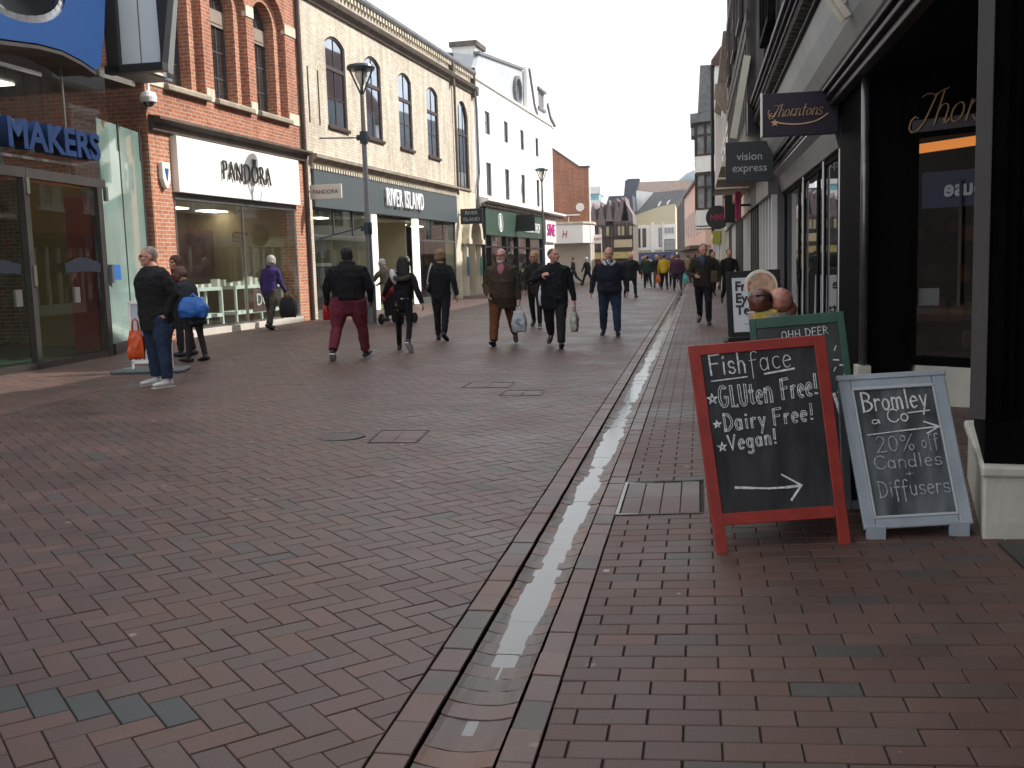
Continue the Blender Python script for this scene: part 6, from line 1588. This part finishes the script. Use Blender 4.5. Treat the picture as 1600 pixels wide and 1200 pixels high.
# heavy man, maroon trousers
r = person('heavily built man in a black hooded top and maroon trousers walking away', -5.15, 14.65, 6, 1.66, 1.42, legs=((-16, 18, 6), (17, 6, 6)), arms=((-4, 20, 24, 4), (6, 20, 30, -6)),
    coat='141416', coatz=.50, coatw=1.12, trou='6e2a3a', trw=1.25, shoe='17171a', sole='d0d0d2', hair='17120f', hairstyle='short', skin='dark', head=(-10, 0), belly=.6, collar=('141416', False, .03))
# girl with fur hood
r = person('young woman with long black hair in a fur hooded black jacket and leggings', -4.68, 15.95, 4, 1.52, .92, fem=True, legs=((20, 8, 7), (-22, 24, 7)), arms=((30, 34, 24, 24), (-24, 22, 10, 20)),
    coat='17171a', coatz=.545, coatw=1.15, trou='121418', trw=.82, shoe='15151a', sole='d4d4d6', hair='0e0c0c', hairstyle='long', skin='tan', head=(14, -4), lean=5)
P, T, HP, J, hands, W, h = r
fu = MB()
for q in range(9):
    a, e = pi+.35+q*.27, pi+.35+(q+1)*.27
    fu.tube([T(.085*cos(a), -.045+.06*sin(a), .80-.045*abs(sin(a))), T(.085*cos(e), -.045+.06*sin(e), .80-.045*abs(sin(e)))], .026*h, n=8)
fuse(fu, 'fur_hood', mat('fur_taupe', '4e473a', .95, var=.4, scale=60, bump=1, bscale=200), P, .010, folds=.02, fs=.012)
MB().tube([T(0, -.066, .555), T(.06, -.05, .556)], .008, n=6).tube([T(0, -.066, .555), T(-.06, -.05, .556)], .008, n=6).build('waistband', m_whitep, P)
bg_ = thing('shoulder_bag', 'small white bag slung on the fur hooded woman\'s left shoulder', 'bag', tuple(to_world(W, T(-.085, -.06, .80))))
MB().ell((0, 0, -.02), (.055, .06, .13), Matrix.Rotation(R(-15), 3, 'Y')).build('bag_body', mat('bag_white', 'd4d2cf', .5), bg_, smooth=True)
MB().tube([(.0, .02, .08), (.03, .09, .06), (.05, .14, -.05)], .012, n=6).build('strap', MATS['bag_white'], bg_)
# woman in black blazer
r = person('woman with short fair hair in a black blazer and trousers walking away', -4.60, 18.1, 2, 1.62, 1.05, fem=True, legs=((12, 8, 1), (-14, 18, 1)), arms=((24, 14, 30, 6), (-22, 20, 14, 12)),
    coat='17181d', coatz=.46, coatw=1.12, trou='17171b', trw=1.0, shoe='141214', hair='8a6c4c', hairstyle='bob', head=(-14, 0), lean=3)
P, T, HP, J, hands, W, h = r
bg_ = thing('shoulder_bag', 'dark handbag with a white strap worn by the woman in the black blazer', 'bag', tuple(to_world(W, T(-.13, .02, .58))))
MB().ell((0, 0, 0), (.06, .14, .10)).build('bag_body', mat('bag_black', '1a1a1e', .5), bg_, smooth=True)
q0 = T(-.085, -.04, .835)-T(-.13, .02, .58)
MB().tube([q0+Vector((0, .07, 0)), q0+Vector((.0, -.0, .02)), q0+Vector((-.02, -.045, -.05)), q0+Vector((-.04, -.055, -.12)), (-.02, -.08, .12), (0, -.08, .04)], .014, n=6).build('strap', MATS['bag_white'], bg_)
# brown jacket
r = person('white bearded man in a brown jacket and rust trousers walking towards the camera', -3.27, 17.1, 184, 1.64, 1.22, legs=((-18, 30, 4), (22, 6, 4)), arms=((4, 12, 14, 6), (6, 14, 46, -14)),
    coat='473a2e', coatz=.42, coatw=1.26, trou='6e4226', trw=1.25, shoe='17141a', hair='b0a8a0', hairstyle='stubble', beard='c4beb8', skin='pink', glasses=True, belly=.7, vest='b06c7c', collar=('473a2e', True, .016), head=(-10, 0), lean=1)
carrier('white carrier bag hanging from the bearded man\'s hand', to_world(r[5], r[4][0]), 'b9bcc0', .24, .36, 0, handle=.1, mark='7a8a9a')
# black jacket
r = person('balding man in a black jacket looking sideways with a hand on his chest', -2.33, 16.72, 182, 1.63, 1.16, legs=((22, 6, 2), (-20, 30, 2)), arms=((-6, 16, 10, 10), (30, 34, 96, -48)),
    coat='171a20', coatz=.42, coatw=1.24, trou='20211f', trw=1.2, shoe='1a1718', hair='5a5048', hairstyle='stubble', skin='pink', head=(48, 6), belly=.5, collar=('171a20', True, .020), lean=0)
carrier('pale patterned carrier bag in the black jacketed man\'s hand', to_world(r[5], r[4][0]), 'a9a89a', .18, .32, 80, handle=.1, mark='5c6a58')
# blonde woman behind
r = person('fair haired woman in glasses and a dark khaki jacket between the two men', -3.42, 21.6, 180, 1.60, 1.0, fem=True, legs=((14, 6, 2), (-16, 22, 2)), arms=((2, 10, 20, 4), (4, 8, 30, 0)),
    coat='2c2a24', coatz=.46, coatw=1.05, trou='1a1a1e', trw=.9, shoe='202024', sole='d8d8d8', hair='a98a5c', hairstyle='bob', glasses=True, head=(-8, 0), det=2)
carrier('white plastic bag carried between the two men walking ahead', (-3.2, 21.3, 1.0), 'd9dade', .2, .42, 30, handle=.05)
# jeans man
r = person('man in a navy jacket with a pale fleece collar and blue jeans', -1.64, 19.25, 182, 1.62, 1.18, legs=((8, 4, 4), (-10, 14, 4)), arms=((2, 22, 18, 6), (-2, 22, 16, 8)),
    coat='1e2230', coatz=.51, coatw=1.28, trou='2e4058', trw=1.22, shoe='17171a', hair='b89a80', hairstyle='stubble', skin='pink', head=(0, -6), belly=.5, lean=0)
P, T, HP, J, hands, W, h = r
c = MB()
for s in (-1, 1):
    c.tube([T(s*.012, .098, .795), T(s*.040, .086, .815), T(s*.062, .055, .838), T(s*.060, .0, .850), T(s*.03, -.05, .852)], [(.010*h, .007*h), (.020*h, .008*h), (.022*h, .010*h), (.020*h, .012*h), (.018*h, .012*h)], n=10)
fuse(c, 'fleece_collar', cloth('c4c0ba'), P, .009, folds=.006, sm=1)
c = MB(); c.tube([T(0, .05, .855), T(0, .075, .83), T(0, .094, .80)], [(.03*h, .016*h), (.028*h, .012*h), (.008*h, .006*h)], n=10, ref=(1, 0, 0)); c.build('shirt', cloth('b9c2d2'), P, smooth=True)
# man right
r = person('man in a dark olive jacket walking down the right footway', .10, 21.8, 176, 1.68, 1.05, legs=((18, 14, 2), (-14, 34, 1)), arms=((-10, 26, 50, 0), (10, 16, 70, -30)),
    coat='332e26', coatz=.49, coatw=1.28, trou='15151a', trw=1.05, shoe='151214', hair='7a7068', hairstyle='stubble', skin='pink', head=(20, -14), vest='3c4660', lean=2)
hw = r[5] @ Vector(r[1](-.13, .0, .60)); t = thing('messenger_bag', 'brown messenger bag slung over the olive jacketed man\'s shoulder', 'bag', tuple(hw))
MB().box(-.07, .07, -.17, .17, -.14, .12).build('bag_body', mat('bag_brown', '4a3a26', .7), t, bevel=.03)
q0 = r[5] @ Vector(r[1](.06, .03, .84)); MB().tube([Vector((0, .06, .1)), (q0-hw)*.5+Vector((0, -.13, .02)), q0-hw], .016, n=6).build('strap', MATS['bag_brown'], t)
# person on the far side of the jeans man
person('man in a long dark jacket walking behind the jeans man', -2.49, 38.5, 200, 1.64, 1.25, arms=((10, 20, 30, 0), (-8, 20, 20, 8)), coat='1e2224', coatz=.40, coatw=1.25, trou='1c1d22', hair='8a7c74', hairstyle='bald', skin='pink', det=3)
CR = 'shoppers in the distance'
def far(label, x, y, yaw, h, coat, trou, hair='3a2c24', wid=1.05, style='short', **k): return person(label, x, y, yaw, h, wid, coat=coat, trou=trou, hair=hair, hairstyle=style, det=3, legs=random.choice((WALK, ((14, 6, 3), (-12, 16, 3)), ((-16, 20, 2), (18, 8, 2)))), group=CR, **k)
far('person in a dark green jacket with arms out in the distance', -2.46, 50.9, 10, 1.6, '16382e', '15181c', arms=((20, 38, 30, 20), (10, 20, 20, 8)))
far('person in a navy jacket and grey trousers beside the green jacket', -2.05, 52, 180, 1.62, '1a1c26', '5a5a58', 'b09a80')
r = far('person in a bright yellow jacket seen from behind', -1.58, 48.6, 4, 1.62, 'cfae2a', '1a1416', '4a3226', arms=((4, 14, 10, 6), (-6, 16, 10, 8)), coatw=1.15)
carrier('small orange bag beside the yellow jacketed person', (-1.86, 48.5, .82), 'd2703a', .22, .34, 0)
r = far('large person in a plum jacket and jeans in the distance', -.93, 46.5, 2, 1.66, '4a2840', '232a38', '6a5a50', wid=1.45, coatw=1.2)
carrier('turquoise bag carried by the person in the plum jacket', (-.58, 46.4, .84), '5fb8ac', .2, .4, 0)
far('person in a maroon coat left of the plum jacket', -1.3, 53, 180, 1.6, '5a2432', '1c1c22')
far('person in black walking past the pale recess', -6.9, 57.6, 90, 1.62, '16161c', '16161c')
far('white haired person in black near the white post', -6.05, 56.8, 60, 1.58, '15171e', '14151c', 'd0ccc8')
far('person in red standing beyond the white post', -6.3, 68, 180, 1.6, 'a02a30', '2a2a30')
far('person in pink beyond the white post', -5.6, 66, 180, 1.62, 'c9808a', '2a2a30', 'a89080')
far('person in a black coat by the distant blue fascia', -3.1, 62, 180, 1.66, '1a1a20', '1a1a20')
far('person in a cream top in the far crowd', -2.5, 66, 180, 1.6, 'c9bca8', '3a3a42')
far('person in a grey coat far down the street', -1.2, 64, 10, 1.62, '4a4a52', '26262e')
far('person in brown far down the right footway', .1, 55, 170, 1.6, '4a3828', '22222a')
far('person in a teal coat among the far crowd', -1.9, 60, 180, 1.6, '2c5a5e', '22222a')
far('person in a white shirt among the far crowd', -3.3, 69, 180, 1.66, 'c6c6cc', '2e3038')
far('person in a tan coat walking away in the far crowd', -.6, 60, 5, 1.62, '8a6e4a', '2a2a2e')
far('person in a faded blue top in the far crowd', -2.8, 75, 180, 1.6, '5f7898', '30323a')
far('person in black beside the far brown canopy', -.2, 67, 0, 1.64, '1e1e24', '1e1e22')
far('person in a lilac top near the far blue fascia', -3.9, 80, 180, 1.62, '8a7c9c', '2e2e36')
far('person in a dark red coat in the middle of the far crowd', -1.6, 72, 0, 1.6, '6a2a2e', '222228')
far('pale haired person in the far crowd near the cream building', -3.8, 72, 180, 1.6, '6a6a78', '2c2c34', 'c0b8b0')
far('person in dark clothes standing in the shade of the right shopfronts', .86, 30.5, 190, 1.62, '1c1a1a', '1a1a1c')
far('person in beige beyond the dark clothed one on the right', .5, 38, 190, 1.6, '6a6050', '2a2628')
# people by the lamp: one bending, with bags
r = person('person in a beige coat and cap bending over bags behind the lamp post', -7.42, 24.3, 70, 1.55, 1.15, fem=True, legs=((10, 10, 4), (-4, 8, 4)), arms=((40, 14, 30, 4), (36, 14, 30, 4)),
    coat='6e6858', coatz=.46, coatw=1.15, trou='26262a', hair='c9c0b8', hairstyle='short', lean=22, skin='pink', head=(0, -20), det=2)
P, T, HP, J, hands, W, h = r
s_ = MB(); s_.tube([T(-.05, -.02, .86), T(.0, .05, .85), T(.06, .03, .84), T(.10, .12, .80), T(.12, .2, .78)], [.03, .035, .035, .035, .03], n=8); s_.build('scarf', cloth('2a8f86'), P, smooth=True)
t = thing('pushchair', 'black and red pushchair standing between the lamp post and the young woman', 'pushchair', (-6.95, 23.2, gz(-7)), R(-15))
b_ = MB(); b_.tube([(-.1, 0, .45), (0, 0, .75), (.05, 0, .98)], [(.27, .26), (.30, .30), (.2, .2)], n=14, ref=(1, 0, 0)); fuse(b_, 'seat', cloth('151518'), t, .02, folds=.03)
b_ = MB(); b_.tube([(-.22, -.18, .62), (-.05, -.22, .85), (.18, -.16, .8), (.26, -.1, .6)], [(.1, .14), (.14, .18), (.12, .15), (.06, .1)], n=12); fuse(b_, 'hood', cloth('b01c2c'), t, .02, folds=.03)
b_ = MB(); b_.box(-.24, .28, -.2, .22, .2, .46); fuse(b_, 'basket', cloth('19191c'), t, .02, folds=.03)
fr = MB()
for s in (-1, 1): fr.bar((s*.26, -.3, .12), (s*.24, .3, 1.0), .03).bar((s*.26, .3, .12), (s*.24, -.1, .75), .03)
fr.bar((-.24, .3, 1.0), (.24, .3, 1.0), .03); fr.build('frame', m_steel, t)
for s in (-1, 1):
    for yy in (-.3, .3):
        w_ = MB(); w_.lathe([(.12, -.02), (.13, 0), (.12, .02)], n=18); w_.v = [(s*.27+v[2], yy+v[0], .13+v[1]) for v in w_.v]; w_.build('wheel', m_blk2, t)
carrier('red shopping bag standing at the edge of the cream brick shopfront', (-9.1, 24.4, .70), 'c01828', .3, .46, 30, handle=.08, d=.16)
# ------------------------------------------------------------------ air
hz = MB().box(-70, 70, -30, 185, -1.5, 14.5)
m_h = bpy.data.materials.new('haze'); m_h.use_nodes = True; t_ = m_h.node_tree; t_.nodes.clear()
o_ = t_.nodes.new('ShaderNodeOutputMaterial'); pv = t_.nodes.new('ShaderNodeVolumePrincipled')
pv.inputs['Color'].default_value = (.95, .95, 1, 1); pv.inputs['Density'].default_value = .0005; pv.inputs['Anisotropy'].default_value = .3
t_.links.new(pv.outputs[0], o_.inputs['Volume'])
h_ = hz.build('haze', m_h); h_['kind'] = 'stuff'; h_['label'] = 'thin pale air filling the street'
